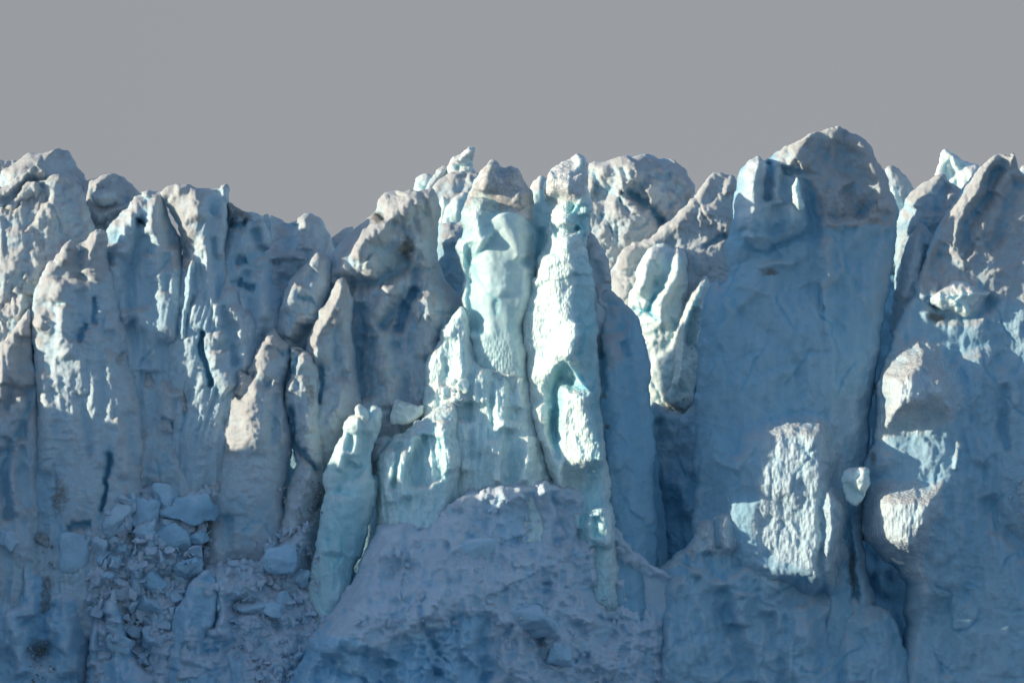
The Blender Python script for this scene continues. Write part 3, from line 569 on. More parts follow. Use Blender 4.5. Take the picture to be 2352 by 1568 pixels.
T_curt = S('ice_buttress', 'sunlit fluted ice curtain spreading below the snow capped tower', -2.5, 3.9,
  [(968, 1000), (972, 930), (973, 880), (978, 842), (990, 812), (1004, 790), (1016, 762), (1030, 738), (1046, 716), (1060, 700), (1080, 740), (1096, 830), (1140, 840), (1190, 800), (1215, 820), (1225, 900), (1245, 980), (1262, 1060), (1285, 1160), (1300, 1400), (1160, 1420), (940, 1400), (950, 1150)],
  [('g', .6, .6, [(1034, 770), (1030, 840), (1028, 900)]), ('lean', 1.6, 1.2, [(960, 960), (972, 850), (1000, 780), (1050, 700), (1080, 720), (1080, 900), (1040, 960)], 0), ('r', 1.3, 1.3, [(1122, 830), (1112, 880), (1104, 940), (1100, 1000), (1110, 1060)]),
   ('g', 1.1, 1.0, [(1142, 850), (1132, 900), (1122, 960), (1130, 1020)]), ('r', 1.0, 1.0, [(1160, 850), (1150, 900), (1148, 950), (1160, 1000)]), ('g', .8, .8, [(1176, 860), (1180, 920), (1176, 970)]), ('r', .8, .6, [(1194, 860), (1190, 900), (1188, 940)]), ('r', 1.2, .9, [(1066, 960), (1060, 1020), (1068, 1090)]),
   ('g', 1.3, 1.2, [(1085, 920), (1084, 990), (1090, 1060)]), ('r', 1.2, .5, [(1220, 1000), (1210, 1060), (1205, 1110)]), ('g', .8, .7, [(1175, 980), (1172, 1050), (1180, 1110)]), ('r', .8, .6, [(1140, 1010), (1142, 1070), (1140, 1110)])],
  mat=M_clear, snow=-.1, blue=.22, wet=.6, flute=.3, fl_w=.9, lump=.45, facet=.08, fine=.12, re=2.6, tilt=(.2, -.14, 1000), capsnow=.5, cell=2.4,
  paint=[('snow', .7, 8, (1020, 890, 40, 26)), ('dirt', .4, 8, (992, 880, 16, 60)), ('snow', .5, 8, (1000, 780, 40, 30))])
S('ice_buttress', 'lit ribbed ice curtain stepping down left of the fluted central curtain', -5.0, 3.2,
  [(864, 1130), (866, 1090), (872, 1050), (884, 1030), (900, 1012), (918, 1000), (935, 985), (950, 972), (968, 960), (985, 948), (1005, 935), (1030, 925), (1048, 940), (1060, 1000), (1064, 1060), (1060, 1130), (1060, 1350), (980, 1380), (860, 1380), (850, 1250), (866, 1180)],
  [('r', 1.2, .6, [(906, 1020), (894, 1070), (890, 1120), (900, 1160)]), ('g', 1.0, .5, [(918, 1015), (908, 1070), (906, 1130)]), ('r', 1.3, .7, [(955, 985), (935, 1040), (925, 1090), (935, 1150)]), ('g', 1.5, 1.0, [(980, 990), (965, 1050), (960, 1120)]), ('r', 1.2, .8, [(1022, 960), (1020, 1020), (1044, 1090)]), ('g', .8, .6, [(1010, 1000), (1004, 1060), (1010, 1110)])],
  mat=M_clear, snow=0, blue=.3, wet=.55, flute=.35, fl_w=.8, fine=.12, facet=.1, re=2.0, tilt=(.18, -.12, 1000), capsnow=.6, cell=2.4)
S('ice_block', 'pale tilted cube like ice block lying in the saddle by the curtain top', -3.6, 1.3, [(900, 960), (904, 935), (910, 918), (930, 922), (955, 930), (972, 934), (974, 948), (955, 966), (930, 972), (905, 974)],
  [('a', .5, .3, [(908, 930), (940, 932), (972, 936)])], cell=1.8, re=.6, flute=0, lump=.1, facet=.3, snow=.15, blue=.1, mat=M_clear, cat='ice block')
S('ice_block', 'blue shaded ice block wedged right of the forked-top pinnacle', -4.2, 1.6, [(852, 1050), (858, 1030), (872, 1010), (890, 1000), (905, 1010), (890, 1036), (880, 1060), (862, 1062)], cell=2, re=.8, flute=0, facet=.35, snow=.2, blue=.5, cat='ice block')
T_prong = S('ice_pinnacle', 'free standing blue pinnacle with a lumpy two pronged top left of the lit curtain', -6.6, 3.2,
  [(712, 1350), (716, 1300), (722, 1250), (730, 1210), (738, 1180), (745, 1150), (742, 1110), (745, 1080), (754, 1060), (765, 1040), (775, 1012), (786, 988), (788, 975), (798, 962), (810, 954), (820, 950), (818, 936), (826, 930), (836, 936), (842, 940), (856, 934), (868, 935), (878, 946), (880, 962), (876, 985), (868, 1000), (852, 1040), (856, 1080), (866, 1110), (862, 1150), (850, 1200), (838, 1260), (815, 1310), (800, 1400), (800, 1480), (700, 1480)],
  [('r', 1.0, .6, [(800, 970), (792, 1010), (785, 1050), (778, 1090)]), ('r', 1.0, .6, [(825, 950), (815, 1000), (810, 1050)]), ('g', .9, .5, [(806, 990), (800, 1040)]), ('g', .9, .7, [(842, 990), (838, 1040), (832, 1080)]), ('g', 1.0, .9, [(820, 1060), (790, 1110), (780, 1140)]), ('r', .9, 1.2, [(790, 1130), (785, 1200), (770, 1280)]), ('bump', .6, 1, (862, 960, 14, 16))],
  mat=M_clear, snow=.05, blue=.45, wet=.25, flute=.15, re=2.4, tilt=(.2, -.05), capsnow=.3, cell=2.4, paint=[('snow', .4, 5, (800, 955, 30, 20)), ('blue', .35, 12, (790, 1250, 60, 120))])
S('ice_tower', 'grey ice shoulder hugging the right side of the leaning spire', 0, 3,
  [(1330, 560), (1346, 520), (1358, 530), (1372, 552), (1384, 574), (1396, 604), (1402, 640), (1405, 670), (1412, 690), (1420, 760), (1400, 820), (1340, 820)],
  [('g', .5, .4, [(1362, 600), (1380, 650), (1396, 672)]), ('r', .7, .6, [(1366, 560), (1386, 610), (1394, 655)])], snow=.35, dirt=.15, blue=.15, flute=.12, re=1.8)
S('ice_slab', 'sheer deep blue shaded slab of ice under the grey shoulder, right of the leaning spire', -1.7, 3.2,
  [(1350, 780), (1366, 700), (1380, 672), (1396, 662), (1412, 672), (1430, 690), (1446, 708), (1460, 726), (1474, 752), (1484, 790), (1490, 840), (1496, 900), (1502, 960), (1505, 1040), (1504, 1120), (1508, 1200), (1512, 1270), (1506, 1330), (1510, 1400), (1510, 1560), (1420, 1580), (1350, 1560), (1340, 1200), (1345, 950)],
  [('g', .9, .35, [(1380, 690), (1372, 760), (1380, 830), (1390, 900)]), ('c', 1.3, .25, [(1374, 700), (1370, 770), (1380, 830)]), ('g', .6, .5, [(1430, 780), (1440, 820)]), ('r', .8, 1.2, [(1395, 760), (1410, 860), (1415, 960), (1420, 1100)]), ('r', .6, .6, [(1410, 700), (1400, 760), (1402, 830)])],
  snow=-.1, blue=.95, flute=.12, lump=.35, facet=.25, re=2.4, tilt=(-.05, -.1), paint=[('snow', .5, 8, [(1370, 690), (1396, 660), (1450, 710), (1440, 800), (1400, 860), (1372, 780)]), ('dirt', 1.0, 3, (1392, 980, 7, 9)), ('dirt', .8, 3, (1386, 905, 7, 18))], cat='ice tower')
T_spire = S('leaning_ice_spire', 'brightly sunlit twisted ice spire with a hooked boulder-like head and narrow neck', -2.7, 3.7,
  [(1249, 424), (1254, 414), (1262, 408), (1268, 396), (1276, 384), (1290, 374), (1304, 367), (1318, 358), (1330, 353), (1342, 360), (1350, 370), (1352, 384), (1350, 410), (1352, 432), (1358, 454), (1364, 474), (1366, 486), (1360, 504), (1358, 520), (1362, 528), (1358, 540), (1350, 556), (1354, 590), (1360, 620), (1366, 660), (1370, 740), (1374, 800), (1380, 880), (1386, 960), (1392, 1040), (1400, 1120), (1412, 1200), (1425, 1300), (1436, 1560), (1300, 1560), (1298, 1330), (1290, 1240), (1282, 1190), (1275, 1150), (1262, 1090), (1250, 1060), (1238, 1020), (1224, 970), (1216, 930), (1216, 890), (1210, 850), (1208, 820), (1200, 800), (1194, 760), (1193, 730), (1196, 700), (1202, 672), (1216, 660), (1222, 640), (1232, 634), (1233, 600), (1238, 580), (1250, 560), (1256, 545), (1258, 520), (1262, 500), (1258, 470), (1252, 446)],
  [('r', 1.6, 2.0, [(1306, 360), (1318, 520), (1322, 640), (1326, 760), (1312, 860)]), ('r', 1.9, 1.8, [(1320, 860), (1350, 960), (1376, 1060), (1386, 1200), (1396, 1340), (1400, 1420)]), ('a', 1.6, .6, [(1258, 424), (1290, 404), (1322, 392), (1344, 368)]), ('g', 1.0, .6, [(1270, 402), (1300, 392), (1330, 376)]), ('r', 1.0, .9, [(1340, 400), (1344, 450), (1352, 500)]), ('bump', 1.3, 1.2, (1290, 440, 34, 28)), ('g', 1.4, .7, [(1256, 470), (1290, 462), (1320, 480)]),
   ('bump', 1.1, 1, (1300, 514, 18, 14)), ('g', 1.1, .5, [(1270, 536), (1290, 528), (1310, 532), (1330, 528)]), ('g', .9, .8, [(1330, 470), (1322, 500), (1330, 540)]),
   ('a', 1.0, 1.2, [(1262, 540), (1290, 560), (1316, 600), (1326, 640)]), ('g', .8, 1.1, [(1318, 560), (1336, 620), (1340, 700), (1336, 780)]), ('r', 1.2, 1.5, [(1262, 580), (1254, 620), (1268, 680), (1290, 720), (1300, 780), (1276, 840), (1256, 900)]),
   ('g', .4, 1.0, [(1238, 650), (1250, 690), (1256, 760), (1244, 830)]), ('r', 1.0, .8, [(1322, 740), (1318, 790), (1300, 830)]),
   ('area', -2.6, 1.6, [(1292, 822), (1310, 850), (1340, 880), (1350, 900), (1296, 896), (1290, 960), (1294, 1040), (1280, 1060), (1262, 1010), (1250, 940), (1252, 880), (1270, 850)]),
   ('a', 1.2, .35, [(1290, 816), (1318, 860), (1350, 900), (1372, 930)]), ('r', 1.2, .5, [(1292, 900), (1294, 960), (1290, 1020), (1284, 1070), (1292, 1130)]), ('r', 1.4, .9, [(1236, 920), (1240, 980), (1262, 1050), (1280, 1120), (1290, 1170)]),
   ('bump', -1.6, 1.2, (1338, 1110, 34, 30)), ('lean', 2.2, .9, [(1296, 890), (1360, 900), (1385, 980), (1392, 1060), (1360, 1080), (1310, 1080), (1290, 1060)]), ('lean', 2.6, .7, [(1340, 1160), (1410, 1156), (1412, 1240), (1392, 1262), (1350, 1240)], .3), ('r', .8, .4, [(1350, 1170), (1354, 1220), (1360, 1260)]), ('r', .8, .35, [(1320, 1170), (1326, 1220)]),
   ('g', .7, .5, [(1366, 1180), (1368, 1240)]), ('r', .8, .5, [(1380, 1010), (1384, 1040), (1380, 1060)])],
  mat=M_clear, cat='ice spire', frac=.1, crag=.06, snow=-.15, blue=.14, wet=.75, flute=.1, lump=.35, facet=.2, fine=.08, re=2.6, tilt=(.06, 0), capsnow=.35, cell=2.0, roundk=.4,
  paint=[('snow', .9, 5, [(1250, 425), (1290, 370), (1335, 350), (1352, 380), (1345, 440), (1300, 470), (1258, 462)]), ('dirt', .35, 5, (1282, 425, 22, 14)), ('blue', .6, 6, [(1300, 480), (1364, 470), (1366, 530), (1340, 550), (1318, 530)]), ('blue', .5, 8, [(1318, 600), (1362, 600), (1372, 900), (1395, 1300), (1430, 1420), (1330, 1420), (1300, 1250), (1350, 1100), (1352, 950), (1320, 800)]),
         ('wet', -.6, 8, [(1330, 560), (1372, 640), (1375, 860), (1345, 860)]), ('blue', .5, 4, [(1292, 822), (1350, 900), (1296, 896), (1290, 1060), (1262, 1010), (1252, 880)])])

# ------------------------------------------------------------------ right of centre, behind
S('ice_tower', 'broad faceted grey ice hill on the skyline right of the leaning spire', 38, 6,
  [(1310, 520), (1330, 420), (1352, 378), (1366, 372), (1380, 374), (1396, 370), (1412, 362), (1424, 358), (1440, 355), (1456, 356), (1474, 354), (1492, 357), (1510, 364), (1530, 360), (1548, 370), (1562, 384), (1578, 402), (1592, 420), (1601, 440), (1595, 470), (1600, 640), (1400, 700), (1310, 700)],
  [('a', 2.0, 1.5, [(1530, 362), (1490, 396), (1440, 428), (1410, 450)]), ('c', 1.6, .4, [(1438, 434), (1470, 470), (1510, 500), (1526, 520)]), ('g', 1.6, 1.0, [(1352, 440), (1390, 446), (1430, 436)]), ('r', 1.4, 1.2, [(1440, 358), (1410, 390), (1370, 410)]), ('r', 1.2, 1.0, [(1476, 358), (1460, 390), (1440, 410)]),
   ('step', -2.0, .6, [(1530, 362), (1545, 400), (1568, 440), (1592, 480)], 3.), ('r', 1.4, .9, [(1500, 412), (1494, 440), (1478, 450)]), ('g', .8, .8, [(1510, 400), (1520, 440), (1540, 480)])],
  snow=.5, blue=.25, facet=.8, lump=1.1, fine=.15, flute=.1, capsnow=.3, tilt=(.1, -.15))
S('ice_tower', 'large snow dusted ice ramp rising diagonally to a blunt tip by the tallest tower', 31, 5,
  [(1404, 640), (1406, 625), (1414, 604), (1428, 582), (1444, 566), (1462, 556), (1484, 548), (1505, 536), (1526, 516), (1545, 498), (1562, 482), (1578, 470), (1594, 452), (1612, 430), (1628, 412), (1640, 402), (1652, 398), (1664, 404), (1680, 404), (1692, 414), (1700, 440), (1720, 600), (1700, 800), (1580, 800), (1440, 740), (1424, 700), (1410, 670)],
  [('r', 1.6, 1.2, [(1652, 402), (1600, 460), (1550, 510), (1500, 548), (1450, 580), (1424, 630)]), ('r', 1.2, 1.0, [(1676, 412), (1650, 460), (1610, 490)]), ('g', 1.0, .8, [(1664, 408), (1640, 450), (1600, 480)]), ('c', .9, .25, [(1610, 575), (1640, 555), (1670, 540)]), ('r', 1., 1., [(1600, 500), (1640, 500), (1680, 515)]), ('g', .8, .9, [(1450, 640), (1460, 600), (1490, 570)])],
  flare=(600, 50), snow=.6, blue=.2, fine=.14, flute=.08, lump=.6, facet=.3, capsnow=.2, dirt=.18, tilt=(.05, -.2))
S('ice_fin', 'sunlit twin ribbed ice fin with snowy tips in the gap right of the leaning spire', 27, 3.4,
  [(1442, 700), (1444, 670), (1455, 654), (1457, 630), (1466, 606), (1478, 590), (1486, 578), (1500, 567), (1516, 562), (1532, 566), (1545, 572), (1556, 568), (1570, 570), (1578, 580), (1582, 610), (1580, 650), (1586, 700), (1590, 760), (1585, 850), (1570, 920), (1540, 960), (1480, 960), (1470, 850), (1460, 760)],
  [('g', .8, .8, [(1534, 575), (1530, 620), (1510, 660), (1496, 700)]), ('r', 1.3, .9, [(1510, 570), (1490, 600), (1476, 640), (1460, 680)]), ('r', 1.4, .8, [(1560, 575), (1545, 640), (1520, 700), (1510, 760)]), ('c', .6, .18, [(1456, 705), (1480, 715), (1512, 740)]), ('c', .6, .18, [(1480, 715), (1500, 690), (1530, 660)]), ('g', .5, .6, [(1560, 650), (1545, 740), (1530, 820)])],
  mat=M_clear, cat='ice fin', snow=.3, blue=.12, wet=.15, flute=.12, re=1.8, tilt=(.25, 0), capsnow=.3, paint=[('snow', .7, 4, (1552, 575, 20, 14))])
S('ice_pinnacle', 'small snowy rounded ice lobe between the twin fin and the tallest tower', 27.5, 2.2, [(1575, 680), (1580, 620), (1588, 590), (1600, 576), (1614, 574), (1630, 584), (1640, 610), (1630, 660), (1600, 720), (1575, 740)], cat='ice pinnacle', cell=2.4, snow=.5, dirt=.15, flute=.08)
S('ice_fin', 'sunlit bare ice blade with a gritty broken foot beside the tallest tower', 25, 2.8,
  [(1620, 636), (1632, 650), (1624, 700), (1616, 760), (1610, 820), (1600, 880), (1592, 905), (1588, 930), (1572, 944), (1550, 942), (1528, 930), (1520, 910), (1540, 880), (1546, 840), (1542, 800), (1548, 760), (1560, 730), (1574, 700), (1590, 670), (1606, 650)],
  [('a', 1.4, .6, [(1612, 644), (1590, 700), (1574, 760), (1566, 820), (1560, 900)]), ('g', 1.2, .5, [(1600, 700), (1590, 760), (1584, 800)]), ('a', 1.0, .4, [(1616, 700), (1606, 760), (1600, 800)]), ('bump', .9, 1, (1538, 870, 10, 24))],
  mat=M_clear, cat='ice fin', snow=.3, blue=.05, wet=.4, flute=.12, re=1.4, tilt=(.3, 0), cell=2.2, paint=[('dirt', .7, 4, (1550, 938, 36, 12))])
S('ice_wall', 'dark teal ice wall at the back of the deep cleft left of the tallest tower', 24, 2.5,
  [(1490, 960), (1500, 925), (1530, 935), (1570, 948), (1600, 915), (1640, 930), (1680, 960), (1680, 1450), (1480, 1450), (1480, 1100)],
  [('g', .7, .5, [(1512, 960), (1520, 1020)]), ('r', .5, .8, [(1560, 1100), (1570, 1160), (1590, 1170)])], cat='ice wall', snow=-.1, blue=1.0, flute=.15, re=2, tilt=(0, -.1), paint=[('blue', -.6, 14, (1550, 1010, 60, 90)), ('snow', .3, 8, (1560, 935, 60, 14))])

# ------------------------------------------------------------------ right
S('ice_mound', 'small grey hump behind the right shoulder of the tallest tower', 16, 2.4, [(2020, 440), (2032, 388), (2044, 382), (2060, 388), (2074, 400), (2086, 408), (2096, 422), (2110, 470), (2110, 620), (2020, 620)], snow=.35, cat='ice mound')
S('ice_pinnacle', 'thin pale ice knob squeezed against the right shoulder of the tallest tower', 12, 1.2, [(2040, 480), (2048, 432), (2056, 425), (2066, 436), (2074, 460), (2076, 520), (2060, 600), (2040, 600)], cell=2.2, re=1, snow=.2, mat=M_clear, cat='ice pinnacle', flute=.08)
S('ice_fin', 'pale green triangular ice fin pointing up on the right skyline', 15, 1.8,
  [(2148, 402), (2154, 380), (2162, 350), (2172, 341), (2184, 350), (2206, 362), (2228, 376), (2248, 384), (2262, 420), (2262, 560), (2160, 560), (2156, 430)],
  [('g', .6, .5, [(2215, 372), (2200, 400), (2190, 430)])], cat='ice fin', mat=M_clear, snow=.12, blue=.1, cell=2.2, flute=.05, re=1.4, tilt=(.2, 0))
S('ice_tower', 'dull blue rounded ice block left of the ridged right tower, under the triangular fin', 10, 3.6,
  [(2056, 540), (2064, 498), (2076, 478), (2090, 450), (2108, 430), (2128, 414), (2146, 402), (2160, 396), (2172, 402), (2180, 416), (2196, 424), (2212, 434), (2220, 460), (2200, 520), (2160, 640), (2100, 760), (2056, 760)],
  [('g', .9, .8, [(2180, 425), (2160, 460), (2150, 500)]), ('r', 1.0, .9, [(2160, 400), (2120, 440), (2090, 480)]), ('r', .8, .7, [(2194, 428), (2176, 470), (2160, 520)])], snow=.35, blue=.5, flute=.1, paint=[('dirt', .35, 8, (2110, 450, 40, 20)), ('blue', .6, 8, (2100, 525, 50, 16))])
S('ice_tower', 'small rounded ice hump on the skyline at the right frame edge', 9, 2.2, [(2330, 460), (2340, 420), (2344, 392), (2352, 378), (2368, 380), (2400, 400), (2420, 560), (2330, 560)], snow=.3, cat='ice tower')
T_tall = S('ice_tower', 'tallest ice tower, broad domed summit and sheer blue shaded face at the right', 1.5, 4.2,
  [(1585, 1260), (1590, 1180), (1600, 1120), (1592, 1060), (1600, 980), (1598, 900), (1600, 840), (1604, 780), (1612, 720), (1624, 670), (1632, 650), (1648, 645), (1660, 652), (1672, 640), (1670, 600), (1668, 560), (1676, 536), (1684, 510), (1686, 480), (1684, 450), (1690, 430), (1696, 408), (1706, 388), (1718, 374), (1732, 364), (1742, 360), (1752, 367), (1770, 362), (1786, 352), (1802, 340), (1822, 326), (1842, 316), (1856, 308), (1876, 306), (1890, 300), (1906, 296), (1924, 290), (1940, 296), (1956, 304), (1974, 308), (1990, 320), (2000, 336), (2008, 358), (2018, 374), (2034, 390), (2044, 410), (2050, 436), (2058, 462), (2062, 500), (2060, 540), (2052, 570), (2046, 620), (2040, 680), (2030, 740), (2020, 800), (2010, 870), (2000, 960), (1996, 1020), (1990, 1080), (1984, 1140), (1990, 1300), (2040, 1500), (2050, 1700), (1560, 1700), (1560, 1400)],
  [('r', 1.4, .9, [(1740, 364), (1722, 420), (1712, 480), (1706, 540)]), ('g', 1.5, .5, [(1764, 366), (1762, 420), (1766, 470)]), ('r', 1.3, .7, [(1782, 372), (1778, 430), (1790, 480)]), ('a', 1.5, .6, [(1828, 404), (1826, 440), (1836, 476)]), ('g', 1.2, .8, [(1804, 380), (1806, 430), (1812, 480)]),
   ('a', 1.8, 1.3, [(1786, 356), (1842, 322), (1900, 300), (1930, 294)]), ('r', 1.2, 1.0, [(1850, 312), (1846, 360), (1840, 400)]), ('step', -1.6, .7, [(1842, 400), (1870, 450), (1885, 500), (1880, 560), (1884, 640)], 3.5), ('g', 1.0, 1.0, [(1880, 360), (1940, 390), (1990, 440), (2010, 480)]),
   ('r', 1.2, 1.1, [(1930, 300), (1990, 350), (2010, 420), (2030, 500)]), ('g', 1.4, .9, [(1940, 430), (1970, 470), (2000, 490)]), ('r', .9, .5, [(1880, 510), (1930, 520), (1980, 505), (2030, 500)]), ('g', .9, .5, [(1890, 500), (1940, 506), (1990, 490)]),
   ('c', .5, .2, [(1700, 565), (1740, 578), (1770, 578), (1810, 560), (1850, 545)]), ('r', .7, .35, [(1735, 625), (1770, 610), (1830, 605)]), ('r', .8, .4, [(1700, 545), (1730, 552)]), 
   ('g', .6, 1.4, [(1700, 700), (1760, 760), (1800, 860)]), ('lean', 4.6, 2.4, [(1670, 400), (1720, 350), (1764, 350), (1768, 560), (1672, 600)], 0), ('lean', 3.4, 1.8, [(1766, 350), (1836, 340), (1848, 400), (1846, 540), (1770, 560)], .1),
   ('lean', 5.4, 1.9, [(1640, 1060), (1720, 985), (1830, 960), (1890, 970), (1915, 1040), (1910, 1110), (1940, 1140), (1944, 1200), (1936, 1280), (1900, 1360), (1850, 1360), (1740, 1340), (1640, 1300)], .3), ('g', .9, .4, [(1880, 1110), (1882, 1200), (1875, 1290), (1890, 1380)]), ('r', .7, .4, [(1895, 1120), (1894, 1200), (1888, 1280)]),
   ('g', 1.0, .5, [(1878, 1340), (1886, 1400), (1882, 1440)]), ('c', 1.3, .3, [(1945, 1180), (1950, 1260), (1955, 1340), (1962, 1400)]), ('r', .8, 1.0, [(1960, 1200), (1975, 1300), (1990, 1400)])],
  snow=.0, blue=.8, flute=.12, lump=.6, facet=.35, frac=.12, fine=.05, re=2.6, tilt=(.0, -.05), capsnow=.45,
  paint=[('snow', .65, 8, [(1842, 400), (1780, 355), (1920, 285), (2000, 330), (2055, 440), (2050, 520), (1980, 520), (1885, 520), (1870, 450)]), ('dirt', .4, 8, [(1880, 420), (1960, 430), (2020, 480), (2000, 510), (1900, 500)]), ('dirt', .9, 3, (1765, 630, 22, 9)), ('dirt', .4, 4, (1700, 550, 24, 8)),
         ('wet', .95, 5, [(1760, 980), (1910, 970), (1940, 1140), (1930, 1340), (1870, 1320), (1740, 1260), (1730, 1180)]), ('blue', -.5, 10, [(1760, 980), (1910, 970), (1940, 1140), (1930, 1340), (1870, 1320), (1740, 1260), (1730, 1180)]), ('wet', .5, 6, [(1690, 420), (1740, 362), (1830, 400), (1840, 480), (1690, 480)]), ('blue', -.4, 8, [(1690, 420), (1740, 362), (1850, 380), (1850, 500), (1690, 500)]),  # summit's sunlit left side painted paler by lowering the blue
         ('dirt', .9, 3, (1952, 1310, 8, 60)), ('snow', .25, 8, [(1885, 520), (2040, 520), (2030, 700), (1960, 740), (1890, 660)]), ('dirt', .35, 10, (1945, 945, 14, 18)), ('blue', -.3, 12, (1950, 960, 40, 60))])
S('ice_slab', 'pale narrow pillar of ice with a rounded top left of the ridged right tower', 4, 2.6,
  [(2048, 760), (2054, 700), (2062, 640), (2076, 570), (2088, 540), (2100, 518), (2112, 510), (2122, 516), (2136, 530), (2150, 560), (2150, 640), (2130, 760), (2110, 860), (2080, 960), (2030, 960), (2030, 880)],
  [('r', .8, .7, [(2106, 520), (2090, 600), (2076, 700)]), ('g', .8, .5, [(2130, 560), (2122, 640), (2110, 720)])], cat='ice tower', snow=.25, blue=.45, flute=.1, re=1.8)
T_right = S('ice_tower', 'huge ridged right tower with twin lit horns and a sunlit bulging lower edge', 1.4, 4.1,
  [(2112, 640), (2122, 600), (2134, 560), (2150, 530), (2166, 506), (2180, 480), (2196, 458), (2208, 436), (2216, 426), (2230, 408), (2248, 388), (2262, 374), (2278, 364), (2292, 354), (2304, 356), (2312, 362), (2318, 354), (2328, 352), (2336, 366), (2344, 390), (2352, 400), (2380, 420), (2460, 460), (2460, 1700), (2060, 1700), (2070, 1500), (2080, 1360), (2060, 1310), (2030, 1285), (2000, 1260), (1980, 1236), (1975, 1205), (1980, 1160), (1990, 1130), (1984, 1104), (1976, 1086), (1980, 1060), (1992, 1030), (2004, 990), (2010, 950), (2012, 900), (2018, 870), (2024, 846), (2036, 810), (2050, 770), (2064, 730), (2080, 700), (2098, 680), (2100, 650)],
  [('a', 1.6, 1.0, [(2296, 356), (2260, 400), (2220, 470), (2190, 540), (2170, 600)]), ('g', 1.5, .7, [(2308, 362), (2280, 420), (2250, 480), (2230, 520), (2210, 600)]), ('a', 1.3, .8, [(2326, 354), (2304, 400), (2280, 450)]), ('g', 1.0, .8, [(2340, 400), (2320, 470), (2290, 540), (2260, 580)]),
   ('r', .9, .8, [(2250, 500), (2230, 560), (2200, 620)]), ('c', .8, .3, [(2246, 545), (2225, 580), (2205, 600)]), ('g', .9, .8, [(2170, 560), (2150, 600), (2140, 650)]), ('g', 1.2, .6, [(2130, 690), (2160, 715), (2210, 732), (2250, 715), (2290, 680)]), ('r', .8, .35, [(2110, 650), (2112, 680), (2125, 690)]),
   ('bump', -.8, 1, (2150, 735, 30, 12)), ('area', 2.8, 3.5, [(1985, 860), (2060, 780), (2160, 800), (2230, 900), (2240, 1100), (2220, 1300), (2160, 1400), (2100, 1400), (2050, 1320), (1975, 1260), (1965, 1180), (1975, 1000)]), ('lean', 3.6, 2.2, [(2012, 846), (2060, 820), (2090, 800), (2110, 785), (2170, 850), (2186, 900), (2182, 950), (2130, 960), (2060, 980), (2010, 1010), (1990, 1050), (2006, 960)], .7), ('lean', 4.6, 2.2, [(1972, 1110), (2040, 1110), (2100, 1116), (2160, 1112), (2152, 1180), (2126, 1240), (2100, 1285), (2050, 1290), (2000, 1270), (1970, 1235)], .8),
   ('r', .8, .35, [(2196, 1010), (2190, 1050), (2186, 1080)]), ('bump', 1.6, 1.4, (2060, 900, 40, 60)), ('g', 1.2, .9, [(2260, 1130), (2290, 1200), (2330, 1240), (2350, 1290)]), 
   ('g', .6, 1.0, [(2150, 1360), (2160, 1450), (2170, 1560)]), ('g', .8, .5, [(2300, 880), (2296, 960), (2310, 1040)]), ('r', .7, 1.2, [(2230, 800), (2250, 950), (2240, 1080)])],
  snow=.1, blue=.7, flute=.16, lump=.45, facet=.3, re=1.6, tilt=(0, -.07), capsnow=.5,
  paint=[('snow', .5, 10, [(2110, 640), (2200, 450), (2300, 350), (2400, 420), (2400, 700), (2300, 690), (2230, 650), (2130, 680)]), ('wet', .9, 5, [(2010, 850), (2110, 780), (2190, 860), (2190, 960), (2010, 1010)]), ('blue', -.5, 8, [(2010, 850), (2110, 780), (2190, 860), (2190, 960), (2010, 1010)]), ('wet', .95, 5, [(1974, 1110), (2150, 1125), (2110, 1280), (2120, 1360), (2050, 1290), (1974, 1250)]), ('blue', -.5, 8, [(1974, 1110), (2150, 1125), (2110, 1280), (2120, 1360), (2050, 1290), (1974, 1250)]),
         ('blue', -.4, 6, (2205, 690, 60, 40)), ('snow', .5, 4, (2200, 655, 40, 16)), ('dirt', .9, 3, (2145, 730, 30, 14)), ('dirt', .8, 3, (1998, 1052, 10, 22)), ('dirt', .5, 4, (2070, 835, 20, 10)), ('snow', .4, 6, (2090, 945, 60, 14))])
S('ice_block', 'pale jammed ice chunk bridging the narrow cleft between the two right towers', -6.0, 1.3, [(1936, 1112), (1938, 1084), (1950, 1074), (1975, 1070), (1996, 1078), (2000, 1110), (1985, 1140), (1966, 1160), (1950, 1152)], [('g', .4, .3, [(1940, 1110), (1965, 1125), (1985, 1130)])], cell=2, re=.8, snow=.15, blue=.3, flute=0, wet=.4, mat=M_clear, cat='ice block')
S('ice_wall', 'rough blue ice wall with a jagged cleft at the lower right frame edge', .6, 4.3,
  [(2262, 1160), (2275, 1150), (2290, 1180), (2310, 1090), (2330, 1060), (2350, 1056), (2460, 1040), (2460, 1720), (2310, 1720), (2320, 1560), (2335, 1460), (2352, 1380), (2350, 1300), (2330, 1250), (2300, 1230), (2280, 1200)],
  [('r', .8, .8, [(2330, 1080), (2340, 1140), (2360, 1200)])], cat='ice wall', snow=.2, blue=.6, rub=.2)
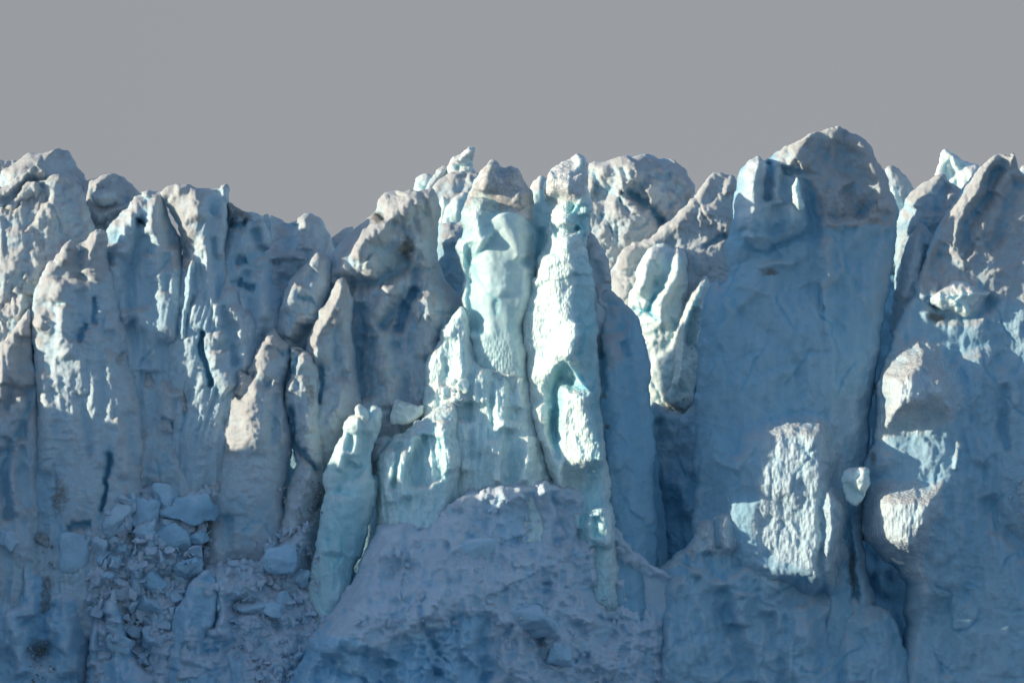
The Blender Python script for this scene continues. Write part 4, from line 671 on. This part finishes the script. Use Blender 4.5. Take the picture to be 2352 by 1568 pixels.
# ------------------------------------------------------------------ foot of the front
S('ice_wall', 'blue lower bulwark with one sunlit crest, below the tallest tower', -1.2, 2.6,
  [(1440, 1750), (1470, 1560), (1480, 1480), (1488, 1420), (1494, 1360), (1510, 1310), (1524, 1294), (1545, 1278), (1560, 1262), (1575, 1250), (1584, 1238), (1596, 1226), (1600, 1206), (1612, 1190), (1640, 1180), (1664, 1172), (1680, 1162), (1700, 1160), (1712, 1176), (1740, 1210), (1770, 1250), (1800, 1290), (1860, 1330), (1920, 1350), (1990, 1380), (2060, 1430), (2100, 1750)],
  [('r', 1.2, .7, [(1600, 1210), (1592, 1260), (1600, 1330)]), ('r', 1.0, .5, [(1620, 1190), (1618, 1230), (1626, 1270)]), ('r', .9, .5, [(1668, 1176), (1660, 1220), (1670, 1260)]), ('g', .8, .5, [(1644, 1184), (1640, 1220), (1650, 1260)]), ('lean', 1.7, 1.0, [(1592, 1200), (1650, 1155), (1716, 1155), (1722, 1230), (1700, 1270), (1604, 1270)], .55), ('a', 1.4, .7, [(1596, 1246), (1540, 1290), (1514, 1310), (1496, 1380), (1490, 1460)]),
   ('g', 1.2, 1.0, [(1660, 1340), (1664, 1420), (1690, 1470), (1700, 1560)]), ('r', 1.2, 1.2, [(1700, 1350), (1690, 1440)]), ('r', 1.0, 1.4, [(1560, 1320), (1580, 1450), (1570, 1600)]), ('g', .9, .9, [(1760, 1400), (1780, 1480), (1800, 1600)]), ('r', 1.1, 1.2, [(1830, 1380), (1850, 1500), (1880, 1620)]), ('g', .9, .7, [(1900, 1400), (1920, 1500), (1930, 1600)]), ('step', 1.2, .6, [(1600, 1310), (1660, 1330), (1720, 1300), (1790, 1310)], 2.5)],
  cat='ice wall', snow=.08, blue=.75, flute=.22, lump=.8, facet=.5, tilt=(-.15, -.12, 1170), re=2.8, capsnow=.4,
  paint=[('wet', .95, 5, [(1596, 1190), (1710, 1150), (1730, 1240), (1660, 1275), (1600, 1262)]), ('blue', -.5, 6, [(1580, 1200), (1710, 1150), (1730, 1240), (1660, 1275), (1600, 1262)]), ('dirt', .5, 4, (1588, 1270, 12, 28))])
S('snow_slope', None, -4.5, 3.4,
  [(560, 1800), (640, 1600), (700, 1480), (740, 1420), (780, 1370), (820, 1310), (850, 1230), (880, 1200), (930, 1190), (985, 1195), (1010, 1170), (1040, 1150), (1080, 1120), (1100, 1126), (1140, 1108), (1170, 1112), (1210, 1106), (1262, 1104), (1330, 1130), (1400, 1200), (1480, 1280), (1560, 1330), (1640, 1420), (1660, 1500), (1660, 1800)],
  [('r', 1.8, 1.6, [(1120, 1380), (980, 1420), (840, 1480), (720, 1470)]), ('step', 1.2, 2.0, [(1110, 1370), (980, 1430), (860, 1480), (700, 1500)], 6.), ('g', 1.5, 1.0, [(1120, 1400), (1116, 1480), (1130, 1560)]), ('g', 1.2, .8, [(1000, 1430), (1010, 1500), (990, 1580)]), ('bump', 1.8, 1.3, (1200, 1430, 80, 40)), ('bump', 1.2, 1.3, (1050, 1270, 60, 40)),
   ('r', .9, .9, [(1060, 1130), (1040, 1170)]), ('bump', 1.8, 1, (1046, 1150, 26, 24)), ('bump', 1.8, 1, (1110, 1128, 26, 22)), ('bump', 1.7, 1, (1160, 1126, 22, 20)), ('bump', 1.8, 1, (1200, 1124, 20, 20)), ('bump', 2.0, 1, (1244, 1128, 24, 26)), ('bump', 4.0, 1, (1050, 1520, 330, 330)), ('g', 1.0, .8, [(1330, 1420), (1340, 1500), (1370, 1560)]), ('g', 1.2, 1.1, [(900, 1500), (890, 1560), (880, 1620)]), ('r', 1., 1., [(1240, 1200), (1260, 1280), (1250, 1340)])],
  kind='structure', mat=M_rubble, snow=.45, blue=.3, rub=.6, crag=.08, flute=.2, lump=1.5, facet=.8, fine=.1, tilt=(-.42, -.26, 1120), re=2.4, capsnow=.35, cell=2.4, roundk=.3,
  paint=[('snow', -.9, 10, [(660, 1560), (740, 1450), (900, 1480), (1000, 1440), (1110, 1400), (1130, 1560), (1110, 1700), (640, 1700)]), ('blue', .35, 12, [(660, 1560), (740, 1450), (900, 1480), (1000, 1440), (1110, 1400), (1130, 1560), (1110, 1700), (640, 1700)]), ('wet', .4, 8, (1180, 1130, 100, 24)), ('snow', -.4, 8, (1200, 1215, 60, 45))])
S('snow_slope', None, -2.5, 3.8,
  [(360, 1800), (380, 1540), (395, 1450), (425, 1370), (450, 1320), (470, 1285), (520, 1270), (560, 1260), (600, 1245), (640, 1225), (680, 1200), (715, 1175), (740, 1170), (735, 1230), (725, 1330), (760, 1400), (800, 1450), (820, 1800)],
  [('bump', 1.4, 1.2, (655, 1285, 34, 34)), ('bump', -1.8, 1, (560, 1390, 40, 22)), ('r', 1.2, .7, [(500, 1330), (520, 1400), (500, 1470)]), ('g', 1.2, .5, [(508, 1350), (504, 1400), (492, 1440)]), ('g', 1.0, .6, [(540, 1480), (550, 1540), (540, 1600)]), ('r', 1.2, 1.2, [(440, 1400), (430, 1480), (440, 1560)])],
  kind='structure', mat=M_rubble, snow=.4, blue=.3, rub=.7, crag=.08, lump=1.0, facet=.6, fine=.1, flute=.15, tilt=(0, -.33, 1230), re=2.2, cell=2.4, roundk=.3, dirt=.12, paint=[('dirt', .6, 6, (580, 1395, 40, 20)), ('dirt', .5, 5, (660, 1120, 40, 40)), ('blue', .5, 10, (510, 1500, 50, 60))])
S('snow_slope', None, -1.0, 4.3,
  [(180, 1800), (190, 1420), (200, 1280), (205, 1200), (240, 1150), (300, 1115), (360, 1100), (430, 1110), (490, 1120), (500, 1180), (480, 1260), (470, 1320), (440, 1400), (440, 1800)],
  [('g', 3.5, .9, [(196, 1380), (202, 1480), (198, 1600)]), ('g', 2.2, 1.2, [(300, 1440), (330, 1500), (360, 1600)]), ('g', 2.0, .8, [(225, 1340), (260, 1390), (310, 1420)])], kind='structure', mat=M_rubble, snow=.4, blue=.4, rub=.7, lump=1.2, facet=.9, fine=.15, flute=.1, tilt=(0, -.25, 1110), re=1.2, cell=2.6, roundk=.3)
S('ice_wall', 'lumpy blue ice bulwark with a gritty vertical seam at the lower left corner', -5.2, 3.8,
  [(-90, 1290), (-30, 1235), (0, 1222), (24, 1220), (44, 1232), (70, 1240), (84, 1250), (110, 1258), (140, 1240), (150, 1232), (175, 1226), (196, 1240), (205, 1280), (210, 1340), (206, 1420), (204, 1500), (198, 1800), (-90, 1800)],
  [('g', .9, .6, [(96, 1260), (92, 1320), (100, 1400), (108, 1470)]), ('r', 1.0, .8, [(60, 1290), (70, 1360), (66, 1420)]), ('g', 1.0, .9, [(40, 1290), (46, 1350), (50, 1400)]), ('r', 1.2, 1.0, [(20, 1400), (40, 1460), (60, 1560)]), ('g', 1.0, .8, [(66, 1420), (90, 1460), (95, 1520)]), ('r', 1.2, 1.2, [(150, 1360), (160, 1440), (158, 1560)]), ('g', 1.1, .8, [(136, 1260), (128, 1320), (140, 1370)]), ('bump', -1.0, 1, (100, 1495, 26, 26))],
  cat='ice wall', mat=M_rubble, snow=.2, blue=.6, rub=.1, crag=.08, lump=.8, facet=.5, flute=.25, re=2, tilt=(0, -.12), paint=[('dirt', .75, 6, [(94, 1256), (124, 1262), (128, 1330), (118, 1400), (96, 1400), (96, 1320)]), ('dirt', .75, 6, (95, 1490, 30, 26)), ('snow', .3, 10, (60, 1260, 80, 20))])
S('ice_wall', 'blue ice buttress with a pointed top rising among the fallen blocks at lower left', -8.2, 3.2,
  [(196, 1800), (202, 1540), (208, 1480), (216, 1420), (226, 1392), (240, 1384), (252, 1370), (262, 1376), (272, 1392), (284, 1410), (286, 1440), (300, 1500), (330, 1540), (370, 1570), (380, 1800)],
  [('r', 1.2, .7, [(256, 1374), (262, 1420), (268, 1480)]), ('g', 1.1, .8, [(246, 1400), (240, 1460), (250, 1520)]), ('r', .8, .8, [(222, 1430), (220, 1500)])], cat='ice wall', mat=M_rubble, snow=.2, blue=.6, rub=.12, crag=.08, lump=.6, facet=.5, re=1.6)
S('ice_wall', 'smooth blue ice rib running down between the rubble gullies, lower left of centre', -8.2, 3.4,
  [(375, 1800), (378, 1560), (384, 1490), (395, 1430), (410, 1385), (430, 1350), (455, 1318), (474, 1306), (490, 1330), (500, 1370), (496, 1420), (480, 1470), (500, 1500), (540, 1480), (566, 1500), (580, 1560), (590, 1800)],
  [('r', 1.0, .9, [(460, 1330), (440, 1400), (430, 1480)]), ('g', .8, .6, [(490, 1440), (478, 1490), (470, 1540)]), ('bump', -1.2, 1, (520, 1560, 30, 36))], cat='ice wall', mat=M_rubble, snow=.15, blue=.6, crag=.08, rub=.12, lump=.6, facet=.5, re=1.6, tilt=(0, -.15))
# ------------------------------------------------------------------ parts that stand out on their towers
S('ice_crown', None, 1.0, 1.1, [(306, 470), (309, 456), (318, 447), (326, 444), (334, 438), (350, 437), (366, 443), (376, 452), (380, 468), (372, 486), (352, 492), (340, 480), (330, 492), (318, 484)], parent=T_crown, cell=1.8, re=.8, flute=0, facet=.3, snow=.4, blue=.1)
S('ice_horn', None, 1.2, .9, [(500, 452), (504, 438), (512, 430), (518, 425), (525, 432), (526, 450), (522, 480), (510, 474)], parent=T_horn, cell=1.8, re=.7, flute=0, facet=.2, snow=.2, blue=.3)
S('bulging_block', None, -.6, 2.4, [(2134, 688), (2150, 672), (2164, 660), (2180, 648), (2200, 641), (2222, 645), (2240, 652), (2262, 664), (2278, 676), (2262, 692), (2240, 704), (2228, 722), (2216, 727), (2196, 722), (2176, 712), (2156, 706)],
  [('a', .8, .5, [(2150, 676), (2176, 684), (2210, 676), (2250, 668)]), ('r', .5, .3, [(2190, 690), (2200, 720)]), ('r', .5, .3, [(2210, 690), (2218, 720)])],
  parent=T_right, mat=M_clear, cell=1.8, re=1.2, flute=.15, snow=.1, blue=.05, tilt=(.15, 0), paint=[('snow', 1.0, 3, (2200, 655, 44, 14)), ('dirt', .4, 3, (2225, 660, 24, 8))])
S('hanging_tooth', None, -3.0, 1.2, [(2050, 1262), (2090, 1276), (2120, 1290), (2124, 1320), (2128, 1344), (2118, 1356), (2104, 1340), (2092, 1318), (2078, 1300), (2056, 1290)], parent=T_right, mat=M_clear, cell=1.8, re=.9, flute=.1, snow=.05, blue=.1, wet=.7, tilt=(.3, 0))
S('ice_prong', None, -8.2, .9, [(815, 950), (816, 938), (822, 930), (832, 932), (844, 946), (848, 962), (838, 975), (822, 968)], parent=T_prong, mat=M_clear, cell=1.8, re=.6, flute=0, snow=.25, blue=.1)
S('ice_shard', None, -3.4, .8, [(1822, 470), (1822, 430), (1826, 410), (1832, 402), (1838, 420), (1842, 450), (1846, 474), (1838, 486)], parent=T_tall, mat=M_clear, cell=1.8, re=.6, flute=0, snow=.1, blue=.2, wet=.6, tilt=(.3, 0))

# ------------------------------------------------------------------ broken blocks
rnd = random.Random(5)
def chunk_bm(rx, ry, rz, seed, sub=2, rough=.06, pts=12):
    r = random.Random(seed); bm = bmesh.new()
    for k in range(pts):
        u = r.uniform(-1, 1); a = r.uniform(0, 2 * PI); q = math.sqrt(1 - u * u)
        v = Vector((q * math.cos(a), q * math.sin(a), u)); m = max(abs(v.x), abs(v.y), abs(v.z)); v = v * (1 - .55) + v / m * .5
        bm.verts.new((v.x * rx, v.y * ry, v.z * rz))
    res = bmesh.ops.convex_hull(bm, input=bm.verts)
    bmesh.ops.delete(bm, geom=[e for e in res['geom_interior'] if isinstance(e, bmesh.types.BMVert)], context='VERTS')
    if sub:
        bmesh.ops.dissolve_limit(bm, angle_limit=.35, verts=bm.verts, edges=bm.edges)
        bmesh.ops.bevel(bm, geom=bm.edges[:], offset=.10 * min(rx, ry, rz), segments=2 if sub > 1 else 1, affect='EDGES', profile=.5)
        bmesh.ops.triangulate(bm, faces=bm.faces)
        if sub > 1:
            for _ in range(3):
                le = [e for e in bm.edges if e.calc_length() > .16 * (rx + rz) * .5]
                if not le: break
                bmesh.ops.subdivide_edges(bm, edges=le, cuts=1); bmesh.ops.triangulate(bm, faces=bm.faces)
    from mathutils import noise as mn
    bm.normal_update()
    R_ = (rx + ry + rz) / 3
    for v in bm.verts:
        n = mn.fractal(v.co / R_ * 1.6 + Vector((seed, 0, 0)), 1.0, 2.0, 4)
        v.co += v.normal * n * rough * R_
    bm.normal_update()
    return bm
def block(vx, vy, rx, ry, label, tiltd=0, snow=.25, blue=.35, dirt=0., mat=None, dy=0., seed=None, name='ice_block', pts=12):
    Y, own = surf_at(vx, vy)
    if Y > 1e8: Y = -4
    s = scl(Y); sd = seed if seed is not None else int(vx * 7 + vy)
    bm = chunk_bm(rx * s * 1.28, (rx + ry) * .62 * s, ry * s * 1.28, sd, 2, .15, pts)
    me = bpy.data.meshes.new(name); bm.to_mesh(me); bm.free()
    for p_ in me.polygons: p_.use_smooth = True
    n = len(me.vertices)
    nz_ = np.zeros(n * 3, np.float32); me.vertices.foreach_get('normal', nz_) if hasattr(me.vertices, 'foreach_get') else None
    up = nz_.reshape(-1, 3)[:, 2]
    for a, arr in (('snow', snow - .2 + .4 * np.clip(up, 0, 1)), ('dirt', np.full(n, dirt)), ('wet', np.full(n, .1)), ('blue', np.full(n, blue))):
        at = me.attributes.new(a, 'FLOAT', 'POINT'); at.data.foreach_set('value', np.asarray(arr, np.float32))
    me.materials.append(mat or M_rubble)
    o = link(name, me, (toX(vx, Y), Y + (rx + ry) * .10 * s + dy, toZ(vy, Y)))
    o.rotation_euler = (0, math.radians(tiltd), 0)
    tag(o, label, 'ice block', 'fallen ice blocks in the jumble at the foot')
    return o
BL = [
 (264, 1200, 36, 42, 'large rounded pinkish grey ice boulder at the left end of the upper jumble', 8, .5, .2, 0),
 (328, 1182, 44, 38, 'large smooth blue ice boulder right of the pinkish grey boulder', -10, .25, .45, 0),
 (372, 1150, 32, 36, 'pale ice boulder leaning on the wall at the top of the jumble', 15, .3, .35, 0),
 (432, 1178, 56, 36, 'widest flat topped ice block of the upper jumble, against the front grey spear', -6, .35, .6, 0),
 (448, 1228, 30, 18, 'low ice block under the widest flat topped block', 4, .3, .5, 0),
 (394, 1242, 44, 40, 'broad blue block behind the tall pointed standing block', 12, .2, .5, 0),
 (428, 1294, 34, 30, 'rounded blue block by the dark hollow beside the grey spear foot', -8, .2, .5, 0),
 (356, 1330, 30, 24, 'low blue block in the shade below the tall pointed standing block', 0, .1, .6, 0),
 (285, 1342, 42, 44, 'big pale pyramid shaped ice block in the middle of the jumble', 0, .15, .35, 0),
 (340, 1392, 54, 30, 'long wedge shaped slab lying below the pyramid shaped block', 14, .3, .4, 0),
 (408, 1328, 22, 20, 'small clean cube of ice right of the pyramid block', -12, .25, .3, 0),
 (389, 1356, 12, 19, 'little oblong ice block leaning against the small clean cube', -18, .25, .25, 0),
 (360, 1354, 17, 9, 'little flat lump of ice between pyramid block and oblong block', 10, .3, .3, 0),
 (263, 1294, 17, 18, 'small upright block just above the pyramid shaped block', 6, .3, .3, 0),
 (228, 1256, 30, 22, 'split pinkish ice slab with a dark straight crack below it', -25, .5, .25, 0),
 (236, 1284, 28, 16, 'wedge of pale ice just beneath the split slab', -20, .25, .35, 0),
 (172, 1268, 34, 46, 'tall pale ice block at the head of the lower left bulwark', 4, .4, .35, 0),
 (102, 1238, 24, 15, 'brown gritty tilted ice block perched on the lower left bulwark', 24, .2, .0, .75),
 (262, 1242, 11, 10, 'tiny ice cube wedged under the pinkish grey boulder', 10, .3, .3, 0),
 (285, 1262, 15, 12, 'small knobbly lump of ice left of the tall pointed standing block', 30, .3, .4, 0),
 (24, 1244, 24, 24, 'smooth squarish ice block at the far lower left edge', 5, .4, .3, 0),
 (271, 1478, 28, 20, 'clean tilted ice brick lying in the lowest gully', 38, .15, .4, 0),
 (354, 1464, 26, 28, 'rounded snowy ice block at the right side of the lowest gully', -10, .4, .35, .1),
 (302, 1446, 24, 15, 'low dirty lump of ice above the clean tilted brick', 10, .4, .3, .3),
 (326, 1436, 15, 13, 'small square stone of ice above the rounded snowy block', 20, .3, .4, .1),
 (380, 1416, 15, 18, 'small cracked ice block at the edge of the smooth blue rib', 12, .4, .3, .1),
 (645, 1278, 36, 38, 'big rounded blue shaded block on the rubble slope left of the free standing pinnacle', 10, .3, .5, 0),
 (584, 1372, 38, 34, 'big pale stained boulder of ice above the dark holes in the rubble', -10, .35, .3, .25),
 (628, 1404, 20, 19, 'small rounded ice lump right of the dark holes', 5, .25, .35, 0),
 (660, 1382, 28, 22, 'medium ice lump under the big blue shaded block', -8, .3, .4, 0),
 (690, 1330, 22, 24, 'upright ice lump beside the foot of the free standing pinnacle', 12, .3, .35, 0),
 (506, 1402, 12, 32, 'thin upright slab of ice beside the dark holes', 8, .25, .35, 0),
 (540, 1300, 18, 13, 'small snowy lump high on the left rubble slope', 0, .5, .3, 0),
 (1208, 1428, 62, 32, 'largest rounded ice hump half buried in the central snow slope', 4, .45, .45, 0),
 (1090, 1262, 40, 26, 'half buried ice hump high on the central snow slope', -14, .35, .4, 0),
 (1290, 1500, 40, 26, 'half buried ice hump at the bottom of the central snow slope', 8, .4, .5, 0),
 (1064, 888, 14, 17, 'pale knob of ice on the ledge below the turquoise tower', -15, .2, .1, 0),
 (1026, 902, 14, 13, 'glassy rounded block at the left end of the curtain ledge', 0, .15, .1, 0),
 (1046, 878, 9, 8, 'smallest loose ice block on the curtain ledge', 0, .3, .1, .1),
]
for b_ in BL:
    block(b_[0], b_[1], b_[2], b_[3], b_[4], b_[5], b_[6], b_[7], b_[8], seed=int(b_[0] * 3 + b_[1]), mat=M_clear if b_[1] < 1000 else None)
# the tall pointed block standing in the jumble
S('ice_block', 'tall pointed standing block of blue ice in the middle of the jumble', surf_at(337, 1300)[0] + .6, 2.0,
  [(292, 1350), (296, 1310), (302, 1280), (310, 1256), (314, 1232), (306, 1222), (312, 1208), (326, 1200), (340, 1198), (350, 1190), (357, 1192), (358, 1214), (366, 1234), (376, 1262), (372, 1290), (366, 1310), (352, 1330), (346, 1350), (330, 1370), (300, 1370)],
  [('r', .6, .5, [(350, 1196), (346, 1240), (340, 1290)]), ('g', .5, .4, [(328, 1240), (324, 1280)])], cat='ice block', group='fallen ice blocks in the jumble at the foot', cell=2, re=1.2, flute=.08, snow=.1, blue=.45, mat=M_rubble)

# ------------------------------------------------------------------ fine broken ice: uncountable crumbs lying on slopes and ledges
def rubble(areas, name='ice_rubble'):
    temps = []
    for k in range(7):
        bm = chunk_bm(1, .9, .75, 400 + k, 1, .12, 10)
        bmesh.ops.triangulate(bm, faces=bm.faces)
        bm.verts.ensure_lookup_table()
        temps.append((np.array([v.co[:] for v in bm.verts]), np.array([[v.index for v in f.verts] for f in bm.faces])))
        bm.free()
    r = np.random.RandomState(77); VV = []; FF = []; SN = []; DI = []; off = 0
    for poly, n, smin, smax, dirt in areas:
        P = np.array(poly, float); lo = P.min(0); hi = P.max(0); c = 0; tries = 0
        while c < n and tries < n * 12:
            tries += 1
            x = r.uniform(lo[0], hi[0]); y = r.uniform(lo[1], hi[1])
            if not inside(np.array([x]), np.array([y]), P)[0]: continue
            if perlin(np.array([x / 34]), np.array([y / 26]), 91)[0] + .35 * perlin(np.array([x / 9]), np.array([y / 8]), 92)[0] < r.uniform(-.35, .45): continue
            Y, own = surf_at(x, y)
            if Y > 1e8: continue
            s = scl(Y); R_ = smin + (smax - smin) * r.rand() ** 3.2
            V, F = temps[r.randint(7)]
            a, b, c3 = r.rand(3) * 2 * PI
            ca, sa, cb, sb = math.cos(a), math.sin(a), math.cos(b), math.sin(b)
            Rm = np.array([[ca, -sa, 0], [sa, ca, 0], [0, 0, 1]]) @ np.array([[cb, 0, sb], [0, 1, 0], [-sb, 0, cb]])
            Q = (V * np.array([1, r.uniform(.6, 1), r.uniform(.45, 1)])) @ Rm.T * R_
            Q = Q + np.array([toX(x, Y), Y - R_ * .25, toZ(y, Y)])
            VV.append(Q); FF.append(F + off); off += len(V); SN.append(np.full(len(V), r.uniform(.4, .9))); DI.append(np.full(len(V), dirt * r.rand() * 1.6)); c += 1
    V = np.concatenate(VV); F = np.concatenate(FF); n = len(V)
    me = write_mesh(name, V, F, dict(snow=np.concatenate(SN), dirt=np.concatenate(DI), wet=np.zeros(n), blue=np.full(n, .4)), M_rubble, smooth=False)
    tag(link(name, me), 'fine crumbs of broken ice strewn over the slopes and ledges', 'ice rubble', None, 'stuff')
rubble([
 ([(880, 1200), (1000, 1160), (1100, 1125), (1270, 1110), (1310, 1260), (1440, 1400), (1490, 1440), (1480, 1568), (1150, 1568), (1130, 1400), (900, 1480), (740, 1450), (800, 1340)], 420, .08, .55, .05),
 ([(480, 1290), (640, 1225), (735, 1180), (730, 1330), (760, 1400), (700, 1568), (560, 1568), (520, 1450), (500, 1350)], 700, .10, .7, .25),
 ([(205, 1210), (250, 1150), (490, 1120), (480, 1270), (380, 1440), (380, 1568), (290, 1500), (210, 1400)], 800, .12, 1.15, .12),
 ([(990, 930), (1010, 900), (1050, 870), (1075, 890), (1060, 930), (1000, 950), (960, 985)], 90, .10, .35, .15),
 ([(96, 1250), (130, 1262), (130, 1380), (100, 1400)], 90, .08, .3, .7), ([(60, 1480), (130, 1470), (130, 1540), (70, 1568)], 110, .08, .35, .7),
 ([(640, 1120), (745, 1090), (740, 1190), (660, 1230)], 130, .08, .35, .5),
 ([(2300, 1060), (2352, 1060), (2352, 1200), (2320, 1160)], 60, .08, .3, .3), ([(1510, 920), (1600, 910), (1600, 960), (1520, 950)], 60, .06, .25, .6),
 ([(400, 1220), (490, 1215), (480, 1280), (420, 1300)], 120, .08, .4, .05),
])
